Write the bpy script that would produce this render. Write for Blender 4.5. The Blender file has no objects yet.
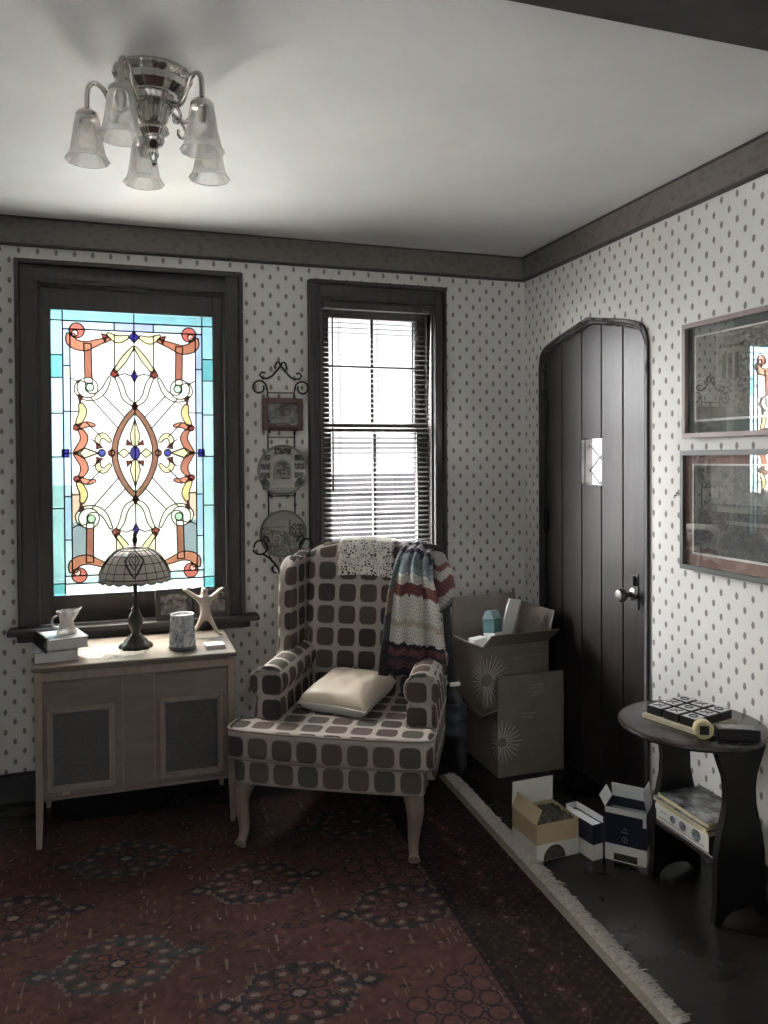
import bpy, bmesh, math, random
import numpy as np
from mathutils import Vector, Matrix, noise
random.seed(7); rng = np.random.default_rng(7)
PI = math.pi
scene = bpy.context.scene
COL = scene.collection

# ------------------------------------------------------------------ materials
def mat(name, col=(.5,.5,.5), rough=.6, metal=0, spec=.5, **kw):
    m = bpy.data.materials.new(name); m.use_nodes = True
    b = m.node_tree.nodes['Principled BSDF']
    b.inputs['Base Color'].default_value = (*col, 1)
    b.inputs['Roughness'].default_value = rough
    b.inputs['Metallic'].default_value = metal
    b.inputs['Specular IOR Level'].default_value = spec
    for k, v in kw.items(): b.inputs[k.replace('_', ' ')].default_value = v
    return m

class G:
    """tiny node-graph helper"""
    def __init__(s, m):
        s.m = m; s.t = m.node_tree; s.n = s.t.nodes; s.b = s.n.get('Principled BSDF')
    def new(s, typ, **kw):
        n = s.n.new(typ)
        for k, v in kw.items(): setattr(n, k, v)
        return n
    def link(s, a, b): s.t.links.new(a, b)
    def put(s, sock, v):
        if isinstance(v, bpy.types.NodeSocket): s.link(v, sock)
        else: sock.default_value = v
    def math(s, op, a, b=0.0, c=0.0, clamp=False):
        n = s.new('ShaderNodeMath', operation=op, use_clamp=clamp)
        s.put(n.inputs[0], a); s.put(n.inputs[1], b); s.put(n.inputs[2], c)
        return n.outputs[0]
    def mix(s, f, a, b, kind='MIX'):
        n = s.new('ShaderNodeMix', data_type='RGBA', blend_type=kind)
        s.put(n.inputs[0], f)
        s.put(n.inputs[6], a if isinstance(a, bpy.types.NodeSocket) else (*a, 1))
        s.put(n.inputs[7], b if isinstance(b, bpy.types.NodeSocket) else (*b, 1))
        return n.outputs[2]
    def obj(s): return s.new('ShaderNodeTexCoord').outputs['Object']
    def mapping(s, v, scale=(1,1,1), loc=(0,0,0), rot=(0,0,0)):
        n = s.new('ShaderNodeMapping'); s.link(v, n.inputs[0])
        n.inputs['Scale'].default_value = scale; n.inputs['Location'].default_value = loc; n.inputs['Rotation'].default_value = rot
        return n.outputs[0]
    def noise(s, v, scale=5, detail=3, rough=.5, dist=0):
        n = s.new('ShaderNodeTexNoise'); s.link(v, n.inputs['Vector'])
        n.inputs['Scale'].default_value = scale; n.inputs['Detail'].default_value = detail
        n.inputs['Roughness'].default_value = rough; n.inputs['Distortion'].default_value = dist
        return n.outputs[0]
    def ramp(s, f, stops, interp='LINEAR'):
        n = s.new('ShaderNodeValToRGB'); s.link(f, n.inputs[0]); r = n.color_ramp; r.interpolation = interp
        while len(r.elements) < len(stops): r.elements.new(.5)
        for e, (p, c) in zip(r.elements, stops): e.position = p; e.color = (*c, 1) if len(c) == 3 else c
        return n.outputs[0]
    def bump(s, h, strength=.3, dist=.01):
        n = s.new('ShaderNodeBump'); n.inputs['Strength'].default_value = strength; n.inputs['Distance'].default_value = dist
        s.link(h, n.inputs['Height']); s.link(n.outputs[0], s.b.inputs['Normal'])
    def base(s, v): s.put(s.b.inputs['Base Color'], v)
    def boxuv(s):
        tc = s.new('ShaderNodeTexCoord')
        so = s.new('ShaderNodeSeparateXYZ'); s.link(tc.outputs['Object'], so.inputs[0])
        sn = s.new('ShaderNodeSeparateXYZ'); s.link(tc.outputs['Normal'], sn.inputs[0])
        ax, ay, az = (s.math('ABSOLUTE', sn.outputs[i]) for i in range(3))
        top = s.math('GREATER_THAN', az, s.math('MAXIMUM', ax, ay))
        side = s.math('MULTIPLY', s.math('GREATER_THAN', ax, ay), s.math('SUBTRACT', 1, top))
        def lerp(f, a, b): return s.math('ADD', s.math('MULTIPLY', f, b), s.math('MULTIPLY', s.math('SUBTRACT', 1, f), a))
        u = lerp(side, so.outputs[0], so.outputs[1])
        v = lerp(top, so.outputs[2], so.outputs[1])
        return u, v, tc.outputs['Object']

def wood(name, c1, c2, rough=.4, axis='X', scale=8, spec=.5, bump=.08):
    m = mat(name, c1, rough, spec=spec); g = G(m)
    sc = {'X': (.12, 1, 1), 'Y': (1, .12, 1), 'Z': (1, 1, .12)}[axis]
    v = g.mapping(g.obj(), sc)
    n = g.noise(v, scale * 4, 5, .6, .6)
    g.base(g.ramp(n, [(.3, c1), (.7, c2)])); g.bump(n, bump, .004)
    return m

def noisy(name, c1, c2, rough=.7, scale=40, bump=.2, dist=.003, detail=4, **kw):
    m = mat(name, c1, rough, **kw); g = G(m)
    n = g.noise(g.obj(), scale, detail, .6)
    g.base(g.ramp(n, [(.35, c1), (.65, c2)])); g.bump(n, bump, dist)
    return m

def attr_mat(name, rough=.6, spec=.5, bump=0, bscale=200, **kw):
    m = mat(name, (.5,.5,.5), rough, spec=spec, **kw); g = G(m)
    a = g.new('ShaderNodeAttribute', attribute_name='pat')
    g.link(a.outputs['Color'], g.b.inputs['Base Color'])
    if bump: g.bump(g.noise(g.obj(), bscale, 3), bump, .002)
    return m

# ------------------------------------------------------------------ objects
def tag(o, label=None, cat=None, group=None, kind=None):
    if label: o['label'] = label
    if cat: o['category'] = cat
    if group: o['group'] = group
    if kind: o['kind'] = kind
    return o

def thing(name, label, cat, loc=(0,0,0), rotz=0, group=None):
    o = bpy.data.objects.new(name, None); COL.objects.link(o)
    o.empty_display_size = .05
    o.location = loc; o.rotation_euler = (0, 0, rotz)
    return tag(o, label, cat, group)

class MB:
    """collects shapes and links them as one mesh object"""
    def __init__(s): s.v = []; s.f = []; s.mi = []; s.M = Matrix.Identity(4); s.cur = 0
    def add(s, vs, fs, mi=None):
        k = len(s.v); s.v += [tuple(s.M @ Vector(p)) for p in vs]
        s.f += [tuple(i + k for i in f) for f in fs]; s.mi += [s.cur if mi is None else mi] * len(fs)
        return s
    def box(s, x0, x1, y0, y1, z0, z1, mi=None):
        v = [(x,y,z) for z in (z0,z1) for y in (y0,y1) for x in (x0,x1)]
        return s.add(v, [(0,2,3,1),(4,5,7,6),(0,1,5,4),(2,6,7,3),(0,4,6,2),(1,3,7,5)], mi)
    def obox(s, c, size, R=None, mi=None):
        R = R or Matrix.Identity(3); a, b, d = (q/2 for q in size)
        v = [tuple(Vector(c) + R @ Vector((x,y,z))) for z in (-d,d) for y in (-b,b) for x in (-a,a)]
        return s.add(v, [(0,2,3,1),(4,5,7,6),(0,1,5,4),(2,6,7,3),(0,4,6,2),(1,3,7,5)], mi)
    def tube(s, pts, r, n=10, closed=False, cap=True, mi=None, flat=1.0):
        pts = [Vector(p) for p in pts]; N = len(pts)
        rs = r if isinstance(r, (list, tuple)) else [r] * N
        vs = []; up = None
        for i, p in enumerate(pts):
            if closed: d = pts[(i+1) % N] - pts[i-1]
            else: d = pts[min(i+1, N-1)] - pts[max(i-1, 0)]
            d.normalize()
            if up is None:
                up = Vector((0,0,1)) if abs(d.z) < .9 else Vector((1,0,0))
            a = (up - d * up.dot(d)).normalized(); b = d.cross(a); up = a
            for k in range(n):
                t = 2*PI*k/n
                vs.append(tuple(p + a*math.cos(t)*rs[i] + b*math.sin(t)*rs[i]*flat))
        fs = []
        for i in range(N if closed else N-1):
            j = (i+1) % N
            for k in range(n):
                k2 = (k+1) % n
                fs.append((i*n+k, i*n+k2, j*n+k2, j*n+k))
        if cap and not closed:
            fs.append(tuple(range(n-1, -1, -1))); fs.append(tuple((N-1)*n + k for k in range(n)))
        return s.add(vs, fs, mi)
    def lathe(s, prof, c=(0,0,0), n=32, mi=None, lobes=0, amp=0, closed=False):
        vs = []; N = len(prof)
        for r, z in prof:
            for k in range(n):
                t = 2*PI*k/n; rr = r * (1 + amp*math.cos(lobes*t)) if lobes else r
                vs.append((c[0]+rr*math.cos(t), c[1]+rr*math.sin(t), c[2]+z))
        fs = []
        for i in range(N if closed else N-1):
            j = (i+1) % N
            for k in range(n):
                k2 = (k+1) % n; fs.append((i*n+k, i*n+k2, j*n+k2, j*n+k))
        if not closed:
            if prof[0][0] > 1e-4: fs.append(tuple(range(n-1, -1, -1)))
            if prof[-1][0] > 1e-4: fs.append(tuple((N-1)*n+k for k in range(n)))
        return s.add(vs, fs, mi)
    def prism(s, poly, a, b, axis='y', mi=None):
        """2-D outline extruded along an axis; outline coordinates are the two others in order"""
        def P(u, w, t): return {'x': (t,u,w), 'y': (u,t,w), 'z': (u,w,t)}[axis]
        n = len(poly)
        vs = [P(u,w,a) for u,w in poly] + [P(u,w,b) for u,w in poly]
        fs = [tuple(range(n)), tuple(range(2*n-1, n-1, -1))] + [(i, i+n, (i+1)%n+n, (i+1)%n) for i in range(n)]
        return s.add(vs, fs, mi)
    def sphere(s, c, r, n=16, m=10, mi=None):
        r = r if isinstance(r, (tuple, list)) else (r,r,r)
        vs = []; 
        for i in range(m+1):
            ph = PI*i/m
            for k in range(n):
                t = 2*PI*k/n
                vs.append((c[0]+r[0]*math.sin(ph)*math.cos(t), c[1]+r[1]*math.sin(ph)*math.sin(t), c[2]+r[2]*math.cos(ph)))
        fs = [(i*n+k, (i+1)*n+k, (i+1)*n+(k+1)%n, i*n+(k+1)%n) for i in range(m) for k in range(n)]
        return s.add(vs, fs, mi)
    def grid(s, fn, nu, nv, mi=None):
        vs = [tuple(fn(i/nu, j/nv)) for j in range(nv+1) for i in range(nu+1)]
        fs = [(j*(nu+1)+i, j*(nu+1)+i+1, (j+1)*(nu+1)+i+1, (j+1)*(nu+1)+i) for j in range(nv) for i in range(nu)]
        return s.add(vs, fs, mi)
    def build(s, name, mats, parent=None, bevel=0, segs=2, subd=0, smooth=False, solid=0, angle=40, soff=-1):
        me = bpy.data.meshes.new(name); me.from_pydata(s.v, [], s.f); 
        mats = mats if isinstance(mats, (list, tuple)) else [mats]
        for m in mats: me.materials.append(m)
        me.polygons.foreach_set('material_index', s.mi)
        bm = bmesh.new(); bm.from_mesh(me); bmesh.ops.remove_doubles(bm, verts=bm.verts, dist=1e-6)
        bmesh.ops.recalc_face_normals(bm, faces=bm.faces); bm.to_mesh(me); bm.free()
        o = bpy.data.objects.new(name, me); COL.objects.link(o)
        if parent is not None: o.parent = parent
        if smooth or subd or bevel:
            me.polygons.foreach_set('use_smooth', [True]*len(me.polygons))
        if solid:
            q = o.modifiers.new('thick', 'SOLIDIFY'); q.thickness = solid; q.offset = soff
        if bevel:
            q = o.modifiers.new('bevel', 'BEVEL'); q.width = bevel; q.segments = segs; q.limit_method = 'ANGLE'; q.angle_limit = math.radians(30)
            q.harden_normals = not subd
        if subd:
            q = o.modifiers.new('sub', 'SUBSURF'); q.levels = subd; q.render_levels = subd
        if smooth and not subd and not bevel: me.set_sharp_from_angle(angle=math.radians(angle))
        return o

def pattern_grid(name, m, pos, C, parent=None, thick=0):
    """C: (rows, cols, 3) linear colours; pos(u, v) -> point, v down the rows. One face per cell, colour kept per face."""
    H, Wd = C.shape[:2]
    U, V = np.meshgrid(np.linspace(0,1,Wd+1), np.linspace(0,1,H+1))
    P = np.stack([np.broadcast_to(np.asarray(q, float), U.shape) for q in pos(U, V)], -1).reshape(-1, 3)
    i = np.arange(H*Wd); r, c = i // Wd, i % Wd
    a = r*(Wd+1)+c
    F = np.stack([a, a+Wd+1, a+Wd+2, a+1], 1)
    me = bpy.data.meshes.new(name)
    me.vertices.add(len(P)); me.vertices.foreach_set('co', P.ravel().astype(np.float32))
    me.loops.add(4*len(F)); me.loops.foreach_set('vertex_index', F.ravel().astype(np.int32))
    me.polygons.add(len(F)); me.polygons.foreach_set('loop_start', (np.arange(len(F))*4).astype(np.int32))
    me.polygons.foreach_set('loop_total', np.full(len(F), 4, np.int32))
    me.update(calc_edges=True)
    at = me.attributes.new('pat', 'FLOAT_COLOR', 'FACE')
    at.data.foreach_set('color', np.concatenate([C.reshape(-1,3), np.ones((H*Wd,1))], 1).ravel().astype(np.float32))
    me.materials.append(m)
    o = bpy.data.objects.new(name, me); COL.objects.link(o)
    if parent is not None: o.parent = parent
    return o

def inpoly(X, Y, poly):
    ins = np.zeros(X.shape, bool); n = len(poly)
    for i in range(n):
        x1, y1 = poly[i]; x2, y2 = poly[(i+1) % n]
        if y1 == y2: continue
        c = ((y1 > Y) != (y2 > Y)) & (X < (x2-x1)*(Y-y1)/(y2-y1)+x1)
        ins ^= c
    return ins

def smooth2(pts, k=2, closed=False):
    for _ in range(k):
        q = [] if closed else [pts[0]]
        n = len(pts)
        for i in range(n if closed else n-1):
            a, b = pts[i], pts[(i+1) % n]
            q.append(tuple(.75*x+.25*y for x, y in zip(a, b))); q.append(tuple(.25*x+.75*y for x, y in zip(a, b)))
        if not closed: q.append(pts[-1])
        pts = q
    return pts

def vnoise(X, Y, scale, seed=0, octaves=3):
    """value noise on arrays"""
    out = np.zeros(X.shape); amp = 1; tot = 0
    for o in range(octaves):
        r = np.random.default_rng(seed+o*17); T = r.random((64, 64))
        x = X*scale*2**o; y = Y*scale*2**o
        xi = np.floor(x).astype(int); yi = np.floor(y).astype(int); fx = x-xi; fy = y-yi
        fx = fx*fx*(3-2*fx); fy = fy*fy*(3-2*fy)
        g = lambda a, b: T[a % 64, b % 64]
        out += amp*((g(xi,yi)*(1-fx)+g(xi+1,yi)*fx)*(1-fy)+(g(xi,yi+1)*(1-fx)+g(xi+1,yi+1)*fx)*fy)
        tot += amp; amp *= .55
    return out/tot
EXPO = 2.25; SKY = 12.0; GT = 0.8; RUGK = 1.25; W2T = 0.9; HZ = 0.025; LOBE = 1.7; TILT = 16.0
# ------------------------------------------------------------------ camera (solved from the photograph)
CAM = Vector((-1.9014, -3.5335, 1.40)); yaw, pit, rol = .3171, -.0155, -.0056
F = Vector((math.sin(yaw)*math.cos(pit), math.cos(yaw)*math.cos(pit), math.sin(pit)))
R0 = Vector((math.cos(yaw), -math.sin(yaw), 0)); U0 = R0.cross(F)
R = R0*math.cos(rol)+U0*math.sin(rol); U = -R0*math.sin(rol)+U0*math.cos(rol)
cd = bpy.data.cameras.new('camera'); cam = bpy.data.objects.new('camera', cd); COL.objects.link(cam)
cam.matrix_world = Matrix(((R.x,U.x,-F.x,CAM.x),(R.y,U.y,-F.y,CAM.y),(R.z,U.z,-F.z,CAM.z),(0,0,0,1)))
cd.sensor_fit = 'VERTICAL'; cd.sensor_height = 36; cd.lens = 787.76/1024*36
cd.shift_y = (471.03-512)/1024; cd.clip_start = .02
scene.camera = cam
vs = scene.view_settings
vs.view_transform = 'Standard'; vs.look = 'None'; vs.gamma = 1; vs.use_curve_mapping = False
vs.exposure = EXPO

# ------------------------------------------------------------------ sky
w = bpy.data.worlds.new('sky_with_added_lobe'); scene.world = w; w.use_nodes = True
nt = w.node_tree; bg = nt.nodes['Background']
tc = nt.nodes.new('ShaderNodeTexCoord'); sx = nt.nodes.new('ShaderNodeSeparateXYZ'); nt.links.new(tc.outputs['Generated'], sx.inputs[0])
rp = nt.nodes.new('ShaderNodeValToRGB'); nt.links.new(sx.outputs[2], rp.inputs[0])
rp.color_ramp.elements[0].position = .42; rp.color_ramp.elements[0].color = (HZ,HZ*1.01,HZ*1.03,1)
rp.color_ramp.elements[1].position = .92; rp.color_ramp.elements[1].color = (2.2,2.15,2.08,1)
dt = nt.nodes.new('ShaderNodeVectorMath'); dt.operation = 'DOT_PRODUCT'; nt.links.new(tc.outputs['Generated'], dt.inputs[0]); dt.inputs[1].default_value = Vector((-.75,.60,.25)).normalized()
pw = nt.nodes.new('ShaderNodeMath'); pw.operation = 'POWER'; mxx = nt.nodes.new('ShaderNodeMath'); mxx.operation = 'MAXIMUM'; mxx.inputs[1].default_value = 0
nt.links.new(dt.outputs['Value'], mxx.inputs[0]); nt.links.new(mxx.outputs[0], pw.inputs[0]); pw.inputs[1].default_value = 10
ml = nt.nodes.new('ShaderNodeMath'); ml.operation = 'MULTIPLY'; nt.links.new(pw.outputs[0], ml.inputs[0]); ml.inputs[1].default_value = LOBE  # bright lobe added to the sky off camera, to light the right wall
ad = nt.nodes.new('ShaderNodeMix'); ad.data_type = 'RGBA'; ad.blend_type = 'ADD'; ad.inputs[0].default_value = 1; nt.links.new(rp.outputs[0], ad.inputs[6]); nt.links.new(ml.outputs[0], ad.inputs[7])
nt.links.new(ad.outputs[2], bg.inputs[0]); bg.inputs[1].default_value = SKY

# ------------------------------------------------------------------ common materials
M = {}
M['trim'] = wood('dark_stained_trim', (.036,.030,.030), (.056,.047,.046), .5, 'Z', 10)
M['base'] = wood('dark_baseboard', (.010,.009,.010), (.017,.015,.015), .42, 'X', 10)
M['door'] = wood('dark_door_planks', (.022,.0175,.0175), (.034,.027,.026), .36, 'Z', 8, bump=.05, spec=.24)
M['ceiling'] = noisy('ceiling_paint', (.64,.635,.63), (.69,.685,.68), .9, 3, .03, .002)
M['glass'] = mat('clear_glass', (1,1,1), 0)
def clear_glass(name, tint=(.95,.97,.97), refl=.12, rough=.02, mult=.7):
    m = bpy.data.materials.new(name); m.use_nodes = True; n = m.node_tree.nodes; n.clear()
    out = n.new('ShaderNodeOutputMaterial'); mx = n.new('ShaderNodeMixShader'); tr = n.new('ShaderNodeBsdfTransparent'); gl = n.new('ShaderNodeBsdfGlossy')
    fr = n.new('ShaderNodeLayerWeight'); fr.inputs[0].default_value = .25
    mt = n.new('ShaderNodeMath'); mt.operation = 'MULTIPLY_ADD'; mt.inputs[1].default_value = mult; mt.inputs[2].default_value = refl
    tr.inputs[0].default_value = (*tint, 1); gl.inputs['Roughness'].default_value = rough
    L = m.node_tree.links.new
    L(fr.outputs['Fresnel'], mt.inputs[0]); L(mt.outputs[0], mx.inputs[0]); L(tr.outputs[0], mx.inputs[1]); L(gl.outputs[0], mx.inputs[2]); L(mx.outputs[0], out.inputs[0])
    return m
M['pane'] = clear_glass('window_pane_glass', (.93,.96,.96), .03)
M['pic_glass'] = clear_glass('picture_glass', (1,1,1), .012, .01, .45)

# wallpaper: staggered little diamonds
def wallpaper(name, axis, pu, pv):
    m = mat(name, (.58,.55,.52), .75, spec=.25); g = G(m)
    ob = g.obj(); s = g.new('ShaderNodeSeparateXYZ'); g.link(ob, s.inputs[0])
    h = s.outputs[axis]; z = s.outputs[2]
    def cell(off):
        out = []
        for c, p0, per in ((h, pu, .0712), (z, pv, .0822)):
            t = g.math('ADD', g.math('DIVIDE', g.math('SUBTRACT', c, p0), per), off+.5)
            out.append(g.math('MULTIPLY', g.math('ABSOLUTE', g.math('SUBTRACT', g.math('FRACT', t), .5)), per))
        a = g.math('DIVIDE', out[0], .0074); b = g.math('DIVIDE', out[1], .0124)
        return g.math('POWER', g.math('ADD', g.math('POWER', a, 1.8), g.math('POWER', b, 1.8)), .5556)
    d = g.math('MINIMUM', cell(0), cell(.5))
    n = g.noise(ob, 160, 2)
    d = g.math('ADD', d, g.math('MULTIPLY', g.math('SUBTRACT', n, .5), .5))
    f = g.math('SMOOTHSTEP', d) if False else g.math('MULTIPLY', g.math('SUBTRACT', 1.12, d), 4, clamp=True)
    n2 = g.noise(ob, 2.5, 3)
    basec = g.ramp(n2, [(.3, (.60,.585,.57)), (.7, (.655,.64,.625))])
    g.base(g.mix(g.math('MULTIPLY', f, .93), basec, (.185,.170,.158)))
    g.bump(g.noise(ob, 300, 2), .05, .001)
    return m
M['paper_back'] = wallpaper('wallpaper_back', 0, -.385, 2.178)
M['paper_right'] = wallpaper('wallpaper_right', 1, -1.515, 2.176)

H = 2.394; XL = -3.4; YB = -5.4
def struct(o, label=None):
    o['kind'] = 'structure'
    if label: o['label'] = label
    return o

# floor: dark worn planks
m = mat('dark_floor_boards', (.01,.01,.01), .3); g = G(m)
ob = g.obj(); s = g.new('ShaderNodeSeparateXYZ'); g.link(ob, s.inputs[0])
pl = g.math('FLOOR', g.math('DIVIDE', s.outputs[1], .19)); fr = g.math('FRACT', g.math('DIVIDE', s.outputs[1], .19))
wn = g.new('ShaderNodeTexWhiteNoise', noise_dimensions='1D'); g.link(pl, wn.inputs['W'])
gr = g.noise(g.mapping(ob, (.15, 1, 1)), 26, 5, .65, .5)
blot = g.noise(ob, 3.5, 4, .6)
c = g.ramp(gr, [(.3, (.0095,.008,.007)), (.7, (.019,.016,.0135))])
c = g.mix(g.math('MULTIPLY', wn.outputs[0], .4), c, (.009,.008,.0075))
c = g.mix(g.ramp(blot, [(.45, (0,0,0)), (.7, (.6,.6,.6))]), c, (.022,.019,.016))
gap = g.math('LESS_THAN', fr, .02)
g.base(g.mix(gap, c, (.002,.002,.002)))
g.link(g.ramp(blot, [(.35, (.24,)*3), (.7, (.42,)*3)]), g.b.inputs['Roughness'])
g.bump(g.math('SUBTRACT', gr, g.math('MULTIPLY', gap, 2)), .06, .003)
M['floor'] = m
b = MB(); b.box(XL-.12, .12, YB-.12, .14, -.08, 0); struct(b.build('floor', M['floor']))
b = MB(); b.box(XL-.12, .12, YB-.12, .14, H, H+.1); struct(b.build('ceiling', M['ceiling']))

# back wall with two window openings
W1 = (-2.245, -1.478, .72, 2.135); W2 = (-1.050, -.488, .72, 2.13)
def wall_rects(u0, u1, z0, z1, holes):
    xs = sorted({u0, u1, *[h[0] for h in holes], *[h[1] for h in holes]}); zs = sorted({z0, z1, *[h[2] for h in holes], *[h[3] for h in holes]})
    for a, c in zip(xs, xs[1:]):
        for d, e in zip(zs, zs[1:]):
            if not any(h[0] <= a and c <= h[1] and h[2] <= d and e <= h[3] for h in holes): yield a, c, d, e
b = MB()
for a, c, d, e in wall_rects(XL-.12, .12, 0, H, [W1, W2]): b.box(a, c, 0, .14, d, e)
struct(b.build('wall_back', M['paper_back']))

# right wall with the arched doorway (opening y -.945 .. -.195)
DY0, DY1 = -.970, -.186; DC = (DY0+DY1)/2
def arch(hw, z_spring, z_sh, z_ap, r=.13):
    """half-profile list of (dy, z) from springing to apex: a low pointed arch with rounded shoulders"""
    return smooth2([(hw, z_spring), (hw, z_sh-.045), (hw*.80, z_sh), (0, z_ap)], 3)
def arch_outline(hw, zs, zh, za, zb=0):
    h = arch(hw, zs, zh, za)
    return [(DC-hw, zb)] + [(DC-a, z) for a, z in h] + [(DC+a, z) for a, z in h[::-1][1:]] + [(DC+hw, zb)]
A_in = arch_outline(.392, 1.72, 1.918, 1.980)
b = MB()
b.box(0, .14, YB-.12, DY0, 0, H); b.box(0, .14, DY1, .0, 0, H)
prof = A_in[1:-1]
for (y0, z0), (y1, z1) in zip(prof, prof[1:]):
    if abs(y1-y0) < 1e-6: continue
    v = [(x,y,z) for x in (0,.14) for y, z in ((y0,z0),(y1,z1),(y1,H),(y0,H))]
    b.add(v, [(0,1,2,3),(7,6,5,4),(0,4,5,1)])
struct(b.build('wall_right', M['paper_right']))

# left and rear walls (outside the picture) with window openings added for fill light
plain = M['paper_back']
LW = (-4.45, -3.70, .75, 2.15)
b = MB()
for a, c, d, e in wall_rects(YB, 0, 0, H, [LW]): b.box(XL-.12, XL, a, c, d, e)
struct(b.build('wall_left', wallpaper('wallpaper_left', 1, 0, 0)))
RW = (-3.0, -1.0, .75, 2.15); REAR = False
b = MB()
for a, c, d, e in wall_rects(XL-.12, .12, 0, H, [RW] if REAR else []): b.box(a, c, YB-.12, YB, d, e)
struct(b.build('wall_rear', M['paper_back']))

# crown boards with a pressed pattern
m = mat('embossed_crown_board', (.03,.026,.024), .5); g = G(m); ob = g.obj()
vo = g.new('ShaderNodeTexVoronoi'); g.link(g.mapping(ob, (1,1,1.5)), vo.inputs['Vector']); vo.inputs['Scale'].default_value = 26
n = g.noise(ob, 30, 4, .7, 1.5); hh = g.math('ADD', n, vo.outputs[0])
g.base(g.ramp(hh, [(.45, (.072,.064,.058)), (1.0, (.135,.120,.108))])); g.bump(hh, .35, .006)
M['crown'] = m
def crown(name, pts):
    b = MB()
    for q in pts: b.box(*q)
    struct(b.build(name, [M['crown'], M['trim']], bevel=.003, segs=1))
zc = 2.276
crown('trim_1', [(XL, -.0, -.022, 0, zc+.008, H, 0), (XL, 0, -.028, 0, zc, zc+.010, 1), (XL, 0, -.03, 0, H-.008, H, 1)])
crown('trim_2', [(-.022, 0, YB, -.03, zc+.008, H, 0), (-.028, 0, YB, -.03, zc, zc+.010, 1), (-.03, 0, YB, -.03, H-.008, H, 1)])
# ceiling beam nearer the camera
b = MB(); b.box(XL, -.03, -2.36, -2.20, 2.25, H); struct(b.build('trim_3', noisy('dark_beam_wood', (.012,.011,.010), (.030,.026,.022), .6, 18, .3, .004), bevel=.004, segs=1))
# baseboards
def bb(name, runs, axis):
    b = MB()
    for a, c in runs:
        if axis == 'x': b.box(a, c, -.018, 0, 0, .105); b.box(a, c, -.012, 0, .105, .118)
        elif axis == 'l': b.box(XL, XL+.018, a, c, 0, .115)
        elif axis == 'r': b.box(a, c, YB, YB+.018, 0, .115)
        else: b.box(-.018, 0, a, c, 0, .105); b.box(-.012, 0, a, c, .105, .118)
    struct(b.build(name, M['base'], bevel=.002, segs=1))
bb('baseboard_back', [(XL+.02, -.019)], 'x'); bb('baseboard_right', [(YB+.02, -1.0), (-.150, 0)], 'y')
bb('baseboard_left', [(YB+.02, -.02)], 'l'); bb('baseboard_rear', [(XL+.02, -.02)], 'r')

# ---- side/rear windows, added out of view as fill light
def fill_window(name, axis, r, pos):
    a, c, d, e = r; e_ = thing(name, None, None); del_ = None
    e_['kind'] = 'structure'
    b = MB(); w_ = .05
    def bx(u0,u1,z0,z1):
        if axis == 'y': b.box(u0,u1,pos-.08,pos-.03,z0,z1)
        else: b.box(pos-.08,pos-.03,u0,u1,z0,z1)
    bx(a,a+w_,d,e); bx(c-w_,c,d,e); bx(a,c,d,d+w_); bx(a,c,e-w_,e)
    k = 3
    for i in range(1, k): q = a+(c-a)*i/k; bx(q-.02,q+.02,d,e)
    b.build('window_frame', M['trim'], e_)
    b = MB()
    if axis == 'y': b.add([(a,pos-.055,d),(c,pos-.055,d),(c,pos-.055,e),(a,pos-.055,e)], [(0,1,2,3)])
    else: b.add([(pos-.055,a,d),(pos-.055,c,d),(pos-.055,c,e),(pos-.055,a,e)], [(0,1,2,3)])
    b.build('pane', M['pane'], e_)
fill_window('fill_window_left', 'x', LW, XL)  # invented window, unseen, added to fill the room with daylight
if REAR: fill_window('fill_window_rear', 'y', RW, YB)

# ---- window 1: casing, stool, sash, stained glass
def thing_struct(name, label):
    o = bpy.data.objects.new(name, None); COL.objects.link(o); o.empty_display_size = .05; o['kind'] = 'structure'; o['label'] = label; return o
w1 = thing_struct('window_1', 'stained glass window in a dark moulded frame on the left of the back wall')
def ring(b, x0, x1, z0, z1, w_, y0, y1, wt=None, wb=None):
    wt = w_ if wt is None else wt; wb = w_ if wb is None else wb
    b.box(x0, x0+w_, y0, y1, z0, z1); b.box(x1-w_, x1, y0, y1, z0, z1)
    if wt: b.box(x0+w_, x1-w_, y0, y1, z1-wt, z1)
    if wb: b.box(x0+w_, x1-w_, y0, y1, z0, z0+wb)
b = MB()
ring(b, -2.323, -1.402, .72, 2.222, .018, -.036, 0, wb=0)
ring(b, -2.305, -1.420, .72, 2.204, .052, -.022, 0, wt=.06, wb=0)
ring(b, -2.253, -1.472, .72, 2.144, .012, -.030, 0, wb=0)
ring(b, -2.245, -1.478, .72, 2.134, .016, 0, .06, wb=0)
b.build('casing', M['trim'], w1, bevel=.003)
b = MB(); ring(b, -2.240, -1.482, .712, 2.124, .047, .010, .055, wt=.096, wb=.124); b.build('sash', M['trim'], w1, bevel=.003)
b = MB(); b.box(-2.362, -1.345, -.075, .06, .690, .716); b.box(-2.33, -1.38, -.03, 0, .655, .690); b.build('sill', M['trim'], w1, bevel=.008, segs=3)

# stained glass pattern (u: crop pixels from centre, v: crop pixels down)
def lin(c): return tuple(((x/255)/12.92 if x/255 <= .04045 else ((x/255+.055)/1.055)**2.4) for x in c)
AQ=(120,178,188); AQD=(100,172,180); LAV=(150,172,198); WH=(250,250,246); CR=(240,228,196); OR=(160,104,82); RD=(112,52,42); YL=(216,208,156); GR=(165,205,170); BL=(38,36,120); BR=(122,88,70)
NX, NY = 416, 722
XX, YY = np.meshgrid(np.linspace(-208, 208, 300), np.linspace(189, 911, 540))
SG = np.zeros(XX.shape+(3,)); leads = []
def fill(poly, col, lead=True, sym='uv', closed=True):
    variants = [(1, 0)]
    if 'u' in sym: variants += [(-1, 0)]
    if 'v' in sym: variants += [(s_, 1) for s_, _ in list(variants)]
    for su, fv in variants:
        p = [(su*x, (1101-y) if fv else y) for x, y in poly]
        if col is not None: SG[inpoly(XX, YY, p)] = lin(col)
        if lead: leads.append((p, closed))
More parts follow.
